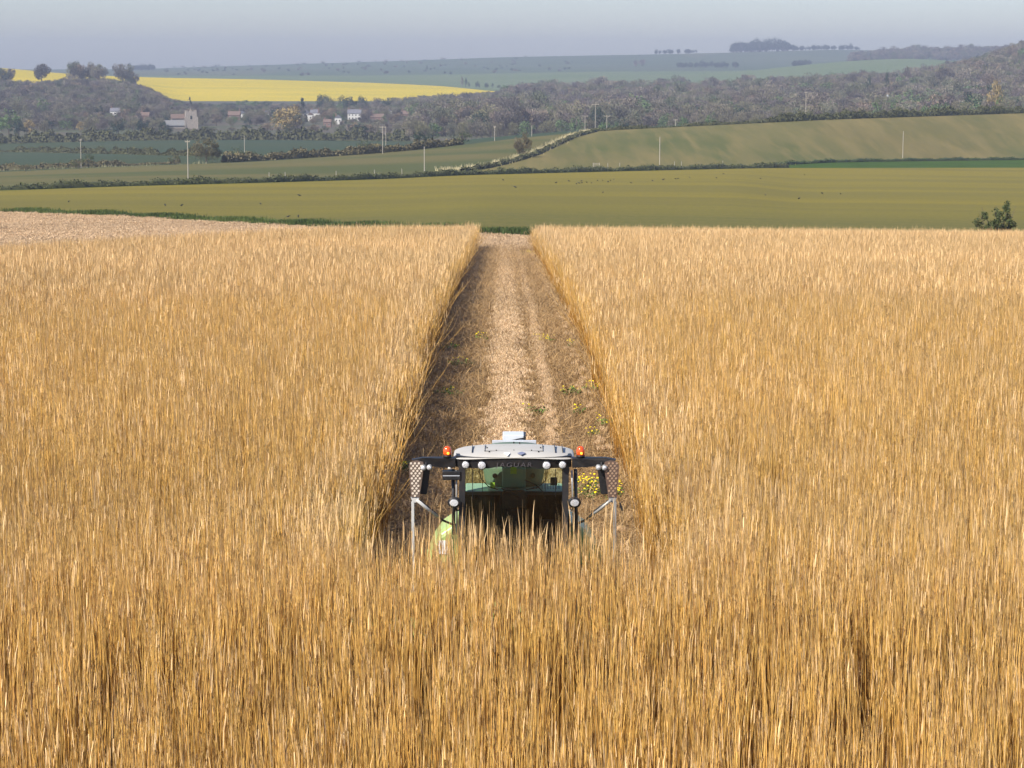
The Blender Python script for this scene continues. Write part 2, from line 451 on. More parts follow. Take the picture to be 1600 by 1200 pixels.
# ------------------------------------------------------------------ instancing of stuff
def source_collection(name, meshes, mats):
    c = bpy.data.collections.new(name)
    for i, me in enumerate(meshes):
        for m in (mats if isinstance(mats, list) else [mats]):
            if m.name not in [x.name for x in me.materials if x]: me.materials.append(m)
        o = bpy.data.objects.new('%s_piece_%02d' % (name, i), me); c.objects.link(o)
    return c
def scatter(name, pts, rot, scl, idx, coll, label, cat, group=None):
    me = bpy.data.meshes.new(name)
    n = len(pts)
    me.vertices.add(n); me.vertices.foreach_set('co', np.asarray(pts, np.float32).ravel())
    for an, ar in (('rot', rot), ('scl', scl)):
        a = me.attributes.new(an, 'FLOAT_VECTOR', 'POINT'); a.data.foreach_set('vector', np.asarray(ar, np.float32).ravel())
    a = me.attributes.new('idx', 'INT', 'POINT'); a.data.foreach_set('value', np.asarray(idx, np.int32))
    o = link(name, me); tag(o, label, cat, group, 'stuff')
    g = bpy.data.node_groups.new(name + '_nodes', 'GeometryNodeTree')
    g.interface.new_socket('Geometry', in_out='INPUT', socket_type='NodeSocketGeometry')
    g.interface.new_socket('Geometry', in_out='OUTPUT', socket_type='NodeSocketGeometry')
    gi = g.nodes.new('NodeGroupInput'); go = g.nodes.new('NodeGroupOutput')
    ci = g.nodes.new('GeometryNodeCollectionInfo'); ci.inputs[0].default_value = coll; ci.inputs[1].default_value = True; ci.inputs[2].default_value = True
    ip = g.nodes.new('GeometryNodeInstanceOnPoints'); ip.inputs['Pick Instance'].default_value = True
    def na(nm, ty):
        q = g.nodes.new('GeometryNodeInputNamedAttribute'); q.data_type = ty; q.inputs[0].default_value = nm; return q.outputs[0]
    g.links.new(gi.outputs[0], ip.inputs['Points']); g.links.new(ci.outputs[0], ip.inputs['Instance'])
    g.links.new(na('idx', 'INT'), ip.inputs['Instance Index'])
    e2r = g.nodes.new('FunctionNodeEulerToRotation'); g.links.new(na('rot', 'FLOAT_VECTOR'), e2r.inputs[0])
    g.links.new(e2r.outputs[0], ip.inputs['Rotation']); g.links.new(na('scl', 'FLOAT_VECTOR'), ip.inputs['Scale'])
    g.links.new(ip.outputs[0], go.inputs[0])
    md = o.modifiers.new('scatter', 'NODES'); md.node_group = g
    return o

# ------------------------------------------------------------------ the tall crop
m_straw = straw_mat('dry_cane')
STRAW_LO = np.array([.38, .17, .022]); STRAW_MID = np.array([.77, .485, .135]); STRAW_TOP = np.array([.74, .51, .25])  # STRAW_LO: darker orange sheath, deepened to imitate shade in the gaps between canes
def cane_patch(n, seed, size=1.0, thick=1.0, sides=3, lean=.05, leaves=1, edge=None, hmean=2.55, tones=(.6, 1.18)):
    r = np.random.default_rng(seed)
    V = []; Fc = []; C = []
    b = 0
    for s in range(n):
        x, y = r.uniform(-size/2, size/2, 2)
        h = hmean * (1 + r.normal(0, .055)) * (1 if r.random() > .06 else r.uniform(.5, .85))
        az = r.uniform(0, 2*math.pi); L = abs(r.normal(0, lean))
        if r.random() < .055: L = r.uniform(.2, .8)
        dx, dy = math.cos(az)*L, math.sin(az)*L
        if edge: dx += edge[0]; dy += edge[1]
        tone = r.uniform(*tones)
        red = r.uniform(-.05, .05)
        seg = 5
        ts = np.linspace(0, 1, seg+1)
        bend = r.normal(0, .035, 2)
        R0 = r.uniform(.0055, .0085) * thick
        for i, t in enumerate(ts):
            px_ = x + (dx*t + bend[0]*t*t) * h; py_ = y + (dy*t + bend[1]*t*t) * h; pz = h*t*math.sqrt(max(.2, 1-L*L))
            rad = R0 * (1 - .45*t) * (1.0 if t < .99 else .15)
            if .6 < t < .95: rad *= 1.15
            for k in range(sides):
                a = az + 2*math.pi*k/sides
                V.append((px_+math.cos(a)*rad, py_+math.sin(a)*rad, pz))
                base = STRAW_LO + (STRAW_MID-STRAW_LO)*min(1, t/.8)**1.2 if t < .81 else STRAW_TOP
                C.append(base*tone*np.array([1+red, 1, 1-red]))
            if i < seg:
                for k in range(sides):
                    Fc.append((b+i*sides+k, b+i*sides+(k+1) % sides, b+(i+1)*sides+(k+1) % sides, b+(i+1)*sides+k))
        b += (seg+1)*sides
        for l in range(leaves if r.random() < .5 else leaves+1):
            t0 = r.uniform(.35, .95); ll = r.uniform(.18, .5); a = r.uniform(0, 2*math.pi); w_ = r.uniform(.004, .010)*thick
            out = r.uniform(.04, .22)
            p0 = np.array([x+dx*t0*h+bend[0]*t0*t0*h, y+dy*t0*h+bend[1]*t0*t0*h, h*t0*math.sqrt(max(.2, 1-L*L))])
            o_ = np.array([math.cos(a), math.sin(a), 0]); pr = np.array([-math.sin(a), math.cos(a), 0])
            dn = r.random() < .25
            pts = [p0, p0+o_*out*ll*.4+np.array([0, 0, .55*ll]), p0+o_*out*ll*1.3+np.array([0, 0, (-.1 if dn else .95)*ll])]
            tl = r.uniform(.75, 1.2)
            for q, ww in zip(pts, (w_, w_*.8, w_*.1)):
                V.append(tuple(q-pr*ww)); V.append(tuple(q+pr*ww)); C.append(STRAW_TOP*tl); C.append(STRAW_TOP*tl)
            Fc.append((b, b+1, b+3, b+2)); Fc.append((b+2, b+3, b+5, b+4)); b += 6
    return np_mesh('canes', np.array(V), np.array(Fc), False, np.clip(np.array(C), 0, 1))
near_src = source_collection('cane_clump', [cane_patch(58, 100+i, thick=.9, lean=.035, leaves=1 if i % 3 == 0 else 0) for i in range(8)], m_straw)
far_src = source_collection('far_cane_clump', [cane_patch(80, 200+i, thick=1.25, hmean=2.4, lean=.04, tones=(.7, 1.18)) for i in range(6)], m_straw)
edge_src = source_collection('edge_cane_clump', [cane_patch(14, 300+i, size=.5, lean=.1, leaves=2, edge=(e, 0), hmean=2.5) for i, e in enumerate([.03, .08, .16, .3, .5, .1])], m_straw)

CUT_D = 35.3      # where the harvester's header meets the standing crop
def crop_pts(D0, D1, sp, umax):
    P = []
    ny = int((D1-D0)/sp)
    for j in range(ny):
        y = D0 + (j+.5)*sp
        hw = umax*max(y, 45.) + 3
        nx = int(2*hw/sp)
        xs = -hw + (np.arange(nx)+.5)*sp
        P.append(np.stack([xs, np.full(nx, y)], 1))
    P = np.concatenate(P)
    return P + rng.uniform(-.35*sp, .35*sp, P.shape)
BX = np.array([-80, -34, -29, -19, -11, -7, -3.5, 200.]); BY = np.array([112, 128, 137, 163, 188, 202, 214, 214.])   # far edge of the standing crop
def in_crop(P, half=3.0):
    x, y = P[:, 0], P[:, 1]
    ok = ~((y > CUT_D) & (np.abs(x-strip_cx(y)) < half))
    ok &= y < np.interp(x, BX, BY) + .35*np.sin(x*1.7)
    return ok
# nearer than 75 m: fine canes
P = np.concatenate([crop_pts(14, 80, .9, .30), crop_pts(32.6, 35.3, .8, .30)]); P = P[in_crop(P, 3.45)]
n = len(P)
Z = gz(P[:, 0], P[:, 1])
rot = np.stack([rng.normal(0, .02, n), rng.normal(0, .02, n)-.01, rng.integers(0, 4, n)*math.pi/2 + rng.uniform(-.4, .4, n)], 1)
lo = .94 + .07*np.sin(P[:, 0]*.35+1)*np.sin(P[:, 1]*.21)
hs = np.interp(P[:, 1], [20, 29, 33., 35.4, 40, 66, 90, 215], [1.0, 1.04, 1.13, 1.21, 1.08, 1.0, .97, .93])*rng.uniform(.975, 1.03, n)*(1+(lo/.94-1)*.5)
scl = np.stack([np.full(n, 1.0), np.full(n, 1.0), hs], 1)
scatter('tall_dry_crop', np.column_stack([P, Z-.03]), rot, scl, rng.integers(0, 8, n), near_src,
        'dense tall golden dry cane crop filling the foreground and both sides of the lane', 'crop')
P = crop_pts(80, 216, .98, .29); P = P[in_crop(P, 3.6)]
n = len(P); Z = gz(P[:, 0], P[:, 1])
rot = np.stack([rng.normal(0, .015, n), rng.normal(0, .015, n)-.01, rng.integers(0, 4, n)*math.pi/2 + rng.uniform(-.4, .4, n)], 1)
hs = np.interp(P[:, 1], [80, 90, 215], [1.03, 1.02, .98])*rng.uniform(.98, 1.02, n)
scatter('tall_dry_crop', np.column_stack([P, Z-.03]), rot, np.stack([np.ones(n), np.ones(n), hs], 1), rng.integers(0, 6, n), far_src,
        'far part of the tall dry cane crop reaching back to the cut headland', 'crop')
# ragged walls of the lane and the crop face in front of the header
E = []
for y in np.arange(CUT_D, 214, .28):
    for s in (-1, 1):
        for k in range(2):
            E.append((strip_cx(y)+s*(3.3+rng.uniform(-.25, .5)+.12*math.sin(y*.5+s)), y+rng.uniform(-.15, .15), s, 0))
for x in np.arange(-3, 3.1, .3):
    for k in range(2): E.append((x, CUT_D-rng.uniform(.0, .5), 0, 1))
E = np.array(E); n = len(E); Z = gz(E[:, 0], E[:, 1])
# pieces lean towards +x in their own frame; turn them so that they lean into the lane
rz = np.where(E[:, 3] > 0, math.pi/2, np.where(E[:, 2] < 0, 0, math.pi)) + rng.normal(0, .7, n)
pick = rng.choice(6, n, p=[.38, .30, .09, .03, .01, .19])
rgt = (E[:, 2] > 0) & (pick > 2) & (rng.random(n) < .7); pick[rgt] = 5
pick[E[:, 3] > 0] = rng.choice([0, 1], int((E[:, 3] > 0).sum()))
rot = np.stack([rng.normal(0, .04, n), rng.normal(0, .04, n), rz], 1)
hs = np.interp(E[:, 1], [20, 35.4, 40, 66, 90, 215], [1.14, 1.21, 1.07, 1.0, .98, .96])*rng.uniform(.86, 1.08, n)
th = np.interp(E[:, 1], [40, 80, 215], [1, 1.1, 1.2])
scatter('crop_edge', np.column_stack([E[:, :2], Z-.03]), rot, np.stack([th, th, hs], 1), pick, edge_src,
        'ragged leaning canes along the edges of the cut lane', 'crop')

# ------------------------------------------------------------------ cut lane: straw trail, stubble, debris
def litter_patch(n, seed, pale, size=1.0, lmax=.3, up=.3, thick=1.0):
    r = np.random.default_rng(seed)
    V = np.zeros((n, 4, 3)); C = np.zeros((n, 4, 3))
    c = np.stack([r.uniform(-size/2, size/2, n), r.uniform(-size/2, size/2, n), r.uniform(.005, .05, n)], 1)
    a = r.uniform(0, 2*math.pi, n); el = np.abs(r.normal(0, up, n)); L = r.uniform(.06, lmax, n)
    d = np.stack([np.cos(a)*np.cos(el), np.sin(a)*np.cos(el), np.sin(el)], 1)*L[:, None]
    wv = np.stack([-np.sin(a), np.cos(a), r.normal(0, .35, n)], 1)*(r.uniform(.004, .012, n)*thick)[:, None]
    V[:, 0] = c-wv; V[:, 1] = c+wv; V[:, 2] = c+d+wv; V[:, 3] = c+d-wv
    base = np.array(pale)[None, :]*r.uniform(.45, 1.15, n)[:, None]
    C[:] = base[:, None, :]
    Fq = np.arange(n*4).reshape(n, 4)
    return np_mesh('litter', V.reshape(-1, 3), Fq, False, np.clip(C.reshape(-1, 3), 0, 1))
def stub_patch(n, seed):
    # short cut cane stubble standing in loose debris
    r = np.random.default_rng(seed); mb_v = []; mb_f = []; cc = []; b = 0
    for i in range(n):
        x, y = r.uniform(-.5, .5, 2); h = r.uniform(.06, .2); R = r.uniform(.005, .01); lx, ly = r.normal(0, .05, 2)
        t = r.uniform(.5, 1.1)
        for z, q in ((0, 0), (h, 1)):
            for k in range(3):
                an = 2*math.pi*k/3; mb_v.append((x+lx*q+math.cos(an)*R, y+ly*q+math.sin(an)*R, z)); cc.append(np.array([.43, .27, .115])*t)
        for k in range(3): mb_f.append((b+k, b+(k+1) % 3, b+3+(k+1) % 3, b+3+k))
        b += 6
    n2 = 130
    c = np.stack([r.uniform(-.5, .5, n2), r.uniform(-.5, .5, n2), r.uniform(.0, .05, n2)], 1)
    for i in range(n2):
        a = r.uniform(0, 2*math.pi); el = abs(r.normal(0, .35)); L = r.uniform(.08, .5) if r.random() < .9 else r.uniform(.5, 1.1)
        d = np.array([math.cos(a)*math.cos(el), math.sin(a)*math.cos(el), math.sin(el)])*L
        wv = np.array([-math.sin(a), math.cos(a), r.normal(0, .3)])*r.uniform(.004, .010)
        t = r.uniform(.4, 1.1)
        mb_v += [tuple(c[i]-wv), tuple(c[i]+wv), tuple(c[i]+d+wv*.6), tuple(c[i]+d-wv*.6)]
        cc += [np.array([.46, .30, .135])*t]*4
        mb_f.append((b, b+1, b+2, b+3)); b += 4
    return np_mesh('stubble', np.array(mb_v), np.array(mb_f), False, np.clip(np.array(cc), 0, 1))
pale_src = source_collection('chopped_straw', [litter_patch(700, 400+i, (.86, .64, .40), thick=1.0, lmax=.17) for i in range(4)], m_straw)
stub_src = source_collection('stubble', [stub_patch(36, 500+i) for i in range(5)], m_straw)
P = []
for y in np.arange(CUT_D, 219, .8):
    for x in np.arange(-3.6, 3.7, .8): P.append((strip_cx(y)+x, y))
P = np.array(P)+rng.uniform(-.25, .25, (len(P), 2))
n = len(P)
rot = np.stack([np.zeros(n), np.zeros(n), rng.uniform(0, 6.28, n)], 1)
s1 = np.interp(P[:, 1], [60, 215], [1, 1.5])
scatter('cut_stubble', np.column_stack([P, gz(P[:, 0], P[:, 1])]), rot, np.stack([s1, s1, np.ones(n)], 1), rng.integers(0, 5, n), stub_src,
        'brown stubble and broken stalks covering the cut lane', 'stubble')
P = []
for y in np.arange(CUT_D, 219, .5):
    for k in range(6):
        P.append((strip_cx(y)-.06+rng.normal(0, .24), y+rng.uniform(-.3, .3)))
    for x, q in ((1.12, 1), (1.12, 1), (1.12, 1), (2.4, .4), (-2.4, .2)):
        if rng.random() < q: P.append((strip_cx(y)+x+rng.normal(0, .09), y+rng.uniform(-.3, .3)))
P = np.array(P); n = len(P)
s1 = np.interp(P[:, 1], [60, 215], [.5, .65])*np.where(np.abs(P[:, 0]-strip_cx(P[:, 1])) > .85, .42, 1)
rot = np.stack([np.zeros(n), np.zeros(n), rng.uniform(0, 6.28, n)], 1)
scatter('straw_trail', np.column_stack([P, gz(P[:, 0], P[:, 1])+.03]), rot, np.stack([s1, s1, np.ones(n)*1.3], 1), rng.integers(0, 4, n), pale_src,
        'pale trail of chopped straw down the middle of the cut lane', 'straw')
# headland straw
head_src = source_collection('headland_straw', [litter_patch(600, 450+i, (.62, .44, .26), thick=1.0, lmax=.2) for i in range(4)], m_straw)
P = []
for k in range(8000):
    px = rng.uniform(-500, 900); e = float(np.interp(px, PXS, NODES['end'][0])); 
    d = rng.uniform(120, e-1); X = (px-800)/F/1.005*d
    if d > np.interp(X, BX, BY)+1: P.append((X, d))
for k in range(700):
    X = rng.uniform(-6, 40); d = rng.uniform(214, 238); P.append((X, d))
P = np.array(P); n = len(P)
rot = np.stack([np.zeros(n), np.zeros(n), rng.uniform(0, 6.28, n)], 1)
scatter('loose_straw', np.column_stack([P, gz(P[:, 0], P[:, 1])+.01]), rot, np.stack([np.full(n, 1.5), np.full(n, 1.5), rng.uniform(1., 2.2, n)], 1), rng.integers(0, 4, n), head_src,
        'loose pale straw lying on the cut headland', 'straw')

# ------------------------------------------------------------------ weeds with yellow flowers in the lane
m_weed = leaf_mat('weed_leaves', (.06, .11, .02), (.13, .19, .04))
m_petal = paint('yellow_petals', (.80, .62, .01), .6, .2, dirt=.0)
def weed(name, px, py, r_, label, nl=90, nf=14, seed=0):
    q = random.Random(seed)
    p = hit(px, py, 40)
    root = empty(name, p, label, 'weed', 'flowering weeds in the cut lane')
    V = []; Fq = []; C = []
    for i in range(nl):
        a = q.uniform(0, 6.28); d = r_*math.sqrt(q.random()); z = q.uniform(.02, .28)*(1-.5*d/r_)
        L = q.uniform(.05, .13); b = q.uniform(0, 6.28); t = q.uniform(-.3, .9); w_ = L*.35
        c = Vector((d*math.cos(a), d*math.sin(a), z)); dr = Vector((math.cos(b)*math.cos(t), math.sin(b)*math.cos(t), math.sin(t)))*L
        s = Vector((-math.sin(b), math.cos(b), 0))*w_; k = len(V)
        V += [tuple(c), tuple(c+dr*.5+s), tuple(c+dr), tuple(c+dr*.5-s)]; Fq.append((k, k+1, k+2, k+3)); tt = q.random(); C += [(tt, tt, tt)]*4
    link('leaf_mass', np_mesh('leaf_mass', V, Fq, False, np.array(C)), root, [m_weed])
    if nf:
        mb = MB()
        for i in range(nf):
            a = q.uniform(0, 6.28); d = r_*math.sqrt(q.random()); z = q.uniform(.15, .36)
            c = (d*math.cos(a), d*math.sin(a), z); s = q.uniform(.015, .032)
            mb.lathe(c, (q.uniform(-.4, .4), q.uniform(-.6, .1), 1), [(.1*s, -s*.2), (s, 0), (s*.9, s*.25), (s*.2, s*.35)], 6)
        mb.build('flowers', m_petal, root)
    return root
WE = [(752, 534, .25, 'small yellow flowered weed just left of the straw trail half way up the lane', 50, 16), (850, 540, .42, 'wide yellow flowered weed row right of the straw trail half way up the lane', 50, 22),
      (893, 546, .2, 'tiny flowering weed beside the right crop wall half way up the lane', 40, 6), (720, 574, .5, 'green leafy weed patch in the shade of the left crop wall', 170, 7),
      (925, 612, .35, 'yellow flowered weed close under the right crop wall above a green one', 60, 14), (893, 624, .36, 'bright green weed with few flowers right of the straw trail', 130, 8),
      (705, 550, .4, 'dark green weed against the left crop wall, farthest of the shaded ones', 130, 4), (838, 654, .42, 'olive green weed right beside the straw trail just above the cab', 120, 3),
      (905, 655, .22, 'small yellow topped weed midway between trail and right crop wall above the cab', 60, 8), (953, 672, .4, 'yellow flowered weed at the foot of the right crop wall near the cab', 100, 13),
      (930, 692, .25, 'small flowering weed behind the right orange beacon', 50, 9), (826, 398, .9, 'faint yellow flower patch at the far right end of the lane', 80, 40),
      (938, 786, .62, 'large yellow flowered weed showing between the right mirror and the cab', 240, 60), (925, 775, .4, 'yellow flowered weed right beside the right side work lamp', 120, 34),
      (632, 748, .42, 'dark green weed with yellow flowers left of the left mirror guard', 150, 14), (700, 620, .5, 'dull green weed patch low by the left crop wall', 120, 2)]
for i, a in enumerate(WE): weed('flowering_weed', a[0], a[1], a[2], a[3], a[4], a[5], i)

# ------------------------------------------------------------------ forage harvester
YC = 37.46
OX = (803-800)/F*38.04
HZ = CZ-10.395
harv = empty('forage_harvester', (OX, YC, HZ), 'green forage harvester with pale grey cab roof and mirror arms, cutting into the tall crop', 'harvester')
def L(px, py, ly=0.0):
    Y = YC+ly; v = (py-600)/F; depth = Y/(CP-v*SP)
    return Vector(((px-800)/F*depth-OX, ly, CZ-Y*float(tan_of(py))-HZ))
G_roof = paint('pale_grey_roof', (.40, .385, .35), .5, .3, dirt=.2, sc=3)
G_black = paint('black_plastic', (.012, .012, .013), .45, .35, dirt=.06, sc=8)
G_frame = paint('black_frame', (.02, .02, .022), .4, .4, dirt=.08)
G_green = paint('seed_green_paint', (.31, .43, .13), .35, .5, dirt=.25, dirtcol=(.40, .36, .20), sc=2.5)
G_deck = paint('pale_green_deck', (.33, .43, .35), .45, .4, dirt=.3, dirtcol=(.45, .40, .28), sc=3)
G_white = paint('white_metal', (.46, .46, .44), .4, .4, dirt=.2, sc=9)
G_grey = paint('grey_metal', (.42, .44, .47), .45, .4, dirt=.15)
G_zinc = paint('galvanised_post', (.3, .3, .29), .4, .5, .3, dirt=.3)
G_chrome = paint('chrome', (.75, .75, .76), .15, .5, .95, dirt=.03)
G_rubber = paint('rubber', (.02, .02, .02), .85, .2, dirt=.5)
G_seat = paint('seat_fabric', (.02, .022, .02), .8, .2, dirt=.1)
G_sticker = paint('white_sticker', (.8, .8, .78), .4, .4, dirt=.03)
G_greyletter = paint('dark_grey_lettering', (.055, .048, .05), .5, .3, dirt=.02)
G_hi = paint('yellow_green_band', (.55, .68, .08), .5, .3, dirt=.1)
def glassy(name, tint, gl=.10, r=.03):
    m = bpy.data.materials.new(name); m.use_nodes = True; nt = m.node_tree; nt.nodes.clear()
    o = nt.nodes.new('ShaderNodeOutputMaterial'); t = nt.nodes.new('ShaderNodeBsdfTransparent'); g = nt.nodes.new('ShaderNodeBsdfGlossy')
    t.inputs[0].default_value = (*tint, 1); g.inputs['Roughness'].default_value = r
    fr = nt.nodes.new('ShaderNodeFresnel'); fr.inputs[0].default_value = 1.5
    mx = nt.nodes.new('ShaderNodeMixShader'); nt.links.new(math_node(nt, 'ADD', fr.outputs[0], gl-.04), mx.inputs[0])
    nt.links.new(t.outputs[0], mx.inputs[1]); nt.links.new(g.outputs[0], mx.inputs[2]); nt.links.new(mx.outputs[0], o.inputs[0])
    return m
G_glass = glassy('tinted_glass', (.78, .88, .78), .05)
G_dark = glassy('dark_side_glass', (.22, .26, .23), .06)
def amber():
    m, nt, p = base_mat('amber_dome', .15, .5)
    p.inputs['Base Color'].default_value = (.75, .10, .01, 1)
    p.inputs['Transmission Weight'].default_value = .25
    p.inputs['Coat Weight'].default_value = .5
    return m
G_amber = amber()
def bulb():
    m, nt, p = base_mat('lit_bulb', .3, .5)
    p.inputs['Base Color'].default_value = (1, .35, .02, 1); p.inputs['Emission Color'].default_value = (1, .28, .02, 1); p.inputs['Emission Strength'].default_value = 2.2
    return m
G_bulb = bulb()
def lens_mat():
    m, nt, p = base_mat('lamp_reflector', .4, .5, .35)
    v = nt.nodes.new('ShaderNodeTexVoronoi'); v.inputs['Scale'].default_value = 45
    nt.links.new(coords(nt), v.inputs['Vector'])
    nt.links.new(lerp_node(nt, v.outputs['Distance'], (.50, .50, .51), (.85, .86, .88)), p.inputs['Base Color'])
    add_bump(nt, p, v.outputs['Distance'], .5, .01)
    return m
G_lens = lens_mat()

# --- cab roof: rounded in plan, crowned in profile
def roof():
    nx, ny = 25, 14
    hw, y0, y1 = 1.035, -.14, 1.32
    V = []; Fc = []
    def outline(t):   # superellipse around the plan
        a = 2*math.pi*t; c, s = math.cos(a), math.sin(a); e = .38
        return (abs(c)**e*(1 if c > 0 else -1)*hw, (y0+y1)/2 + abs(s)**e*(1 if s > 0 else -1)*(y1-y0)/2)
    N = 72
    rings = [(.955, 3.79), (.985, 3.79), (1.0, 3.805), (.995, 3.82), (.965, 3.835), (.91, 3.848), (.80, 3.858), (.60, 3.868), (.35, 3.875), (.1, 3.878)]
    for s, z in rings:
        for k in range(N):
            x, y = outline(k/N); yc = (y0+y1)/2
            yy = yc+(y-yc)*s
            zz = z - (.05*max(0, (yy-.35)/1.0)**1.5 + .055*(x*s/hw)**2) * (1 if z > 3.80 else .6)
            if yy < .1 and z > 3.81: zz -= .03*(.1-yy)/.25
            V.append((x*s, yy, zz))
    for i in range(len(rings)-1):
        for k in range(N): Fc.append((i*N+k, i*N+(k+1) % N, (i+1)*N+(k+1) % N, (i+1)*N+k))
    Fc.append(tuple(range(N-1, -1, -1))); Fc.append(tuple((len(rings)-1)*N+k for k in range(N)))
    mb = MB(); mb.add(V, Fc)
    return mb.build('roof', G_roof, harv, smooth=True)
rf = roof()
m = MB(); zt = 3.862
for x0, x1, y0, y1 in ((-.50, -.492, .18, .85), (.492, .50, .18, .85), (-.5, .5, .18, .186), (-.72, -.712, .15, .9), (.70, .708, .15, .9), (.83, .838, .25, .85)):
    m.box(x0, x1, y0, y1, zt-.05, zt+.006)
o = m.build('panel_seam', G_black, rf)
m = MB()
for x, y in ((-.42, .12), (.42, .12), (0, .22), (-.3, .22), (.3, .22), (.1, 1.0), (0, 1.05), (-.46, .5), (.46, .5)): m.lathe((x, y, 3.848), (0, 0, 1), [(.012, 0), (.012, .028), (.004, .032)], 8)
m.build('roof_bolts', G_black, rf)
m = MB(); m.prism([(-.17, .0, 3.855), (-.06, .0, 3.855), (-.10, -.125, 3.835), (-.12, -.125, 3.835)], (0, 0, .012)); m.build('white_mark', G_sticker, rf)
m = MB(); m.prism([(.06, -.02, 3.855), (.13, -.11, 3.84), (.20, -.02, 3.855), (.135, .07, 3.862)], (0, 0, .012)); m.build('grey_mark', paint('slate_mark', (.16, .17, .24), .4, .4, dirt=.05), rf)
# --- light bar under the roof
m = MB()
a, b = L(712, 719, -.1), L(893, 732, -.1)
n = 14; V = []; Fc = []
for i in range(n+1):
    t = i/n; x = a.x+(b.x-a.x)*t; q = abs(2*t-1); y = -.12+.16*q**4
    zb = b.z + (0.03 if .30 < t < .70 else 0) 
    V += [(x, y, a.z+.05), (x, y+.015, zb), (x, y+.26, zb), (x, y+.26, a.z+.05)]
for i in range(n):
    for k in range(4): Fc.append((i*4+k, i*4+(k+1) % 4, i*4+4+(k+1) % 4, i*4+4+k))
Fc += [(3, 2, 1, 0), (n*4, n*4+1, n*4+2, n*4+3)]
bar = m.add(V, Fc).build('light_bar', G_black, harv)
for px, py, r in ((727.5, 726, .062), (753, 726, .068), (854, 726, .068), (879, 726, .062)):
    c = L(px, py, -.10)
    if px < 740 or px > 870: c.y = -.05
    hs = MB().lathe(c, (0, -1, -.12), [(r*.75, -.06), (r*1.12, 0), (r*1.15, .045), (r*1.0, .05)], 20).build('roof_lamp', G_black, harv, True)
    MB().lathe(c+Vector((0, -.046, -.006)), (0, -1, -.12), [(r*1.0, .002), (r*.9, .008), (r*.4, .011), (r*.05, .012)], 20).build('lens', G_lens, hs, True)
# lettering
cu = bpy.data.curves.new('lettering', 'FONT'); cu.body = 'JAGUAR'; cu.size = .105; cu.extrude = .003; cu.space_character = 1.25; cu.align_x = 'CENTER'; cu.shear = .15
tmp = bpy.data.objects.new('lettering_source', cu)
me = bpy.data.meshes.new_from_object(tmp); bpy.data.objects.remove(tmp)
me.materials.clear()
lt = link('lettering', me, bar, [G_greyletter]); p = L(803, 729.5, -.13); lt.location = (p.x, -.128, p.z); lt.rotation_euler = (math.pi/2-.1, 0, 0); lt.scale = (1.35, 1, 1)

# --- cab frame
m = MB()
TL, TR = L(722, 724, 0), L(884, 724, 0)
for s, X0 in ((-1, TL.x), (1, TR.x)):
    # A pillar, front: slightly splayed
    m.prism([(X0-.05, -.0, 3.62), (X0+.055*(1), -.0, 3.62), (X0+.03, .02, 1.35), (X0-.075, .02, 1.35)], (0, .09, 0))
    m.tube([(s*.90, 1.45, 3.6), (s*.90, 1.5, 1.4)], .05, 8)
    m.box(min(s*.86, s*.94), max(s*.86, s*.94), .0, 1.5, 3.52, 3.62)
    m.box(min(s*.86, s*.92), max(s*.86, s*.92), .05, 1.5, 1.32, 1.44)
m.box(-.9, .9, -.0, .09, 1.30, 1.45); m.box(-.9, .9, 1.42, 1.5, 3.5, 3.62); m.box(-.9, .9, 1.42, 1.5, 2.86, 2.92)
for s in (-1, 1):
    m.box(min(s*.55, s*.56), max(s*.55, s*.56), 1.43, 1.46, 2.9, 3.55)
frame = m.build('cab_frame', G_frame, harv, bevel=.01)
m = MB(); m.box(-.88, .88, 1.44, 1.48, 1.3, 2.88); m.box(-.88, .88, .1, 1.45, 1.28, 1.34)
for s in (-1, 1): m.box(min(s*.86, s*.89), max(s*.86, s*.89), .1, 1.45, 1.3, 1.9)
m.build('cab_lower_panels', paint('cab_trim', (.004, .005, .004), .7, .2, dirt=.1), harv)
m = MB(); p = [L(727, 731, .05), L(880, 731, .05)]
gx0, gx1 = p[0].x, p[1].x; rows = 8; V = []; Fc = []
for j in range(2):
    for i in range(rows+1):
        t = i/rows; x = gx0+(gx1-gx0)*t; V.append((x, .03-.07*(1-(2*t-1)**2), 3.59 if j else 1.42))
for i in range(rows): Fc.append((i, i+1, rows+2+i, rows+1+i))
m.add(V, Fc).build('windscreen', G_glass, harv, True)
MB().add([(-.85, 1.47, 2.92), (.85, 1.47, 2.92), (.85, 1.47, 3.5), (-.85, 1.47, 3.5)], [(0, 1, 2, 3)]).build('rear_window', G_glass, harv)
for s in (-1, 1):
    MB().add([(s*.9, .1, 1.9), (s*.9, 1.42, 1.9), (s*.9, 1.42, 3.52), (s*.9, .1, 3.52)], [(0, 1, 2, 3)]).build('side_window', G_dark, harv)
    # grab pole outside the pillar
    a = L(713 if s < 0 else 893.5, 735, .05); b = L(714 if s < 0 else 896, 835, .1)
    MB().tube([a, a.lerp(b, .4), b], .016, 8).build('grab_rail', G_zinc, harv, True)
    a = L(708 if s < 0 else 899, 733, .12); b = L(709 if s < 0 else 901, 835, .15)
    MB().tube([a, b], .03, 8).build('outer_post', G_frame, harv, True)
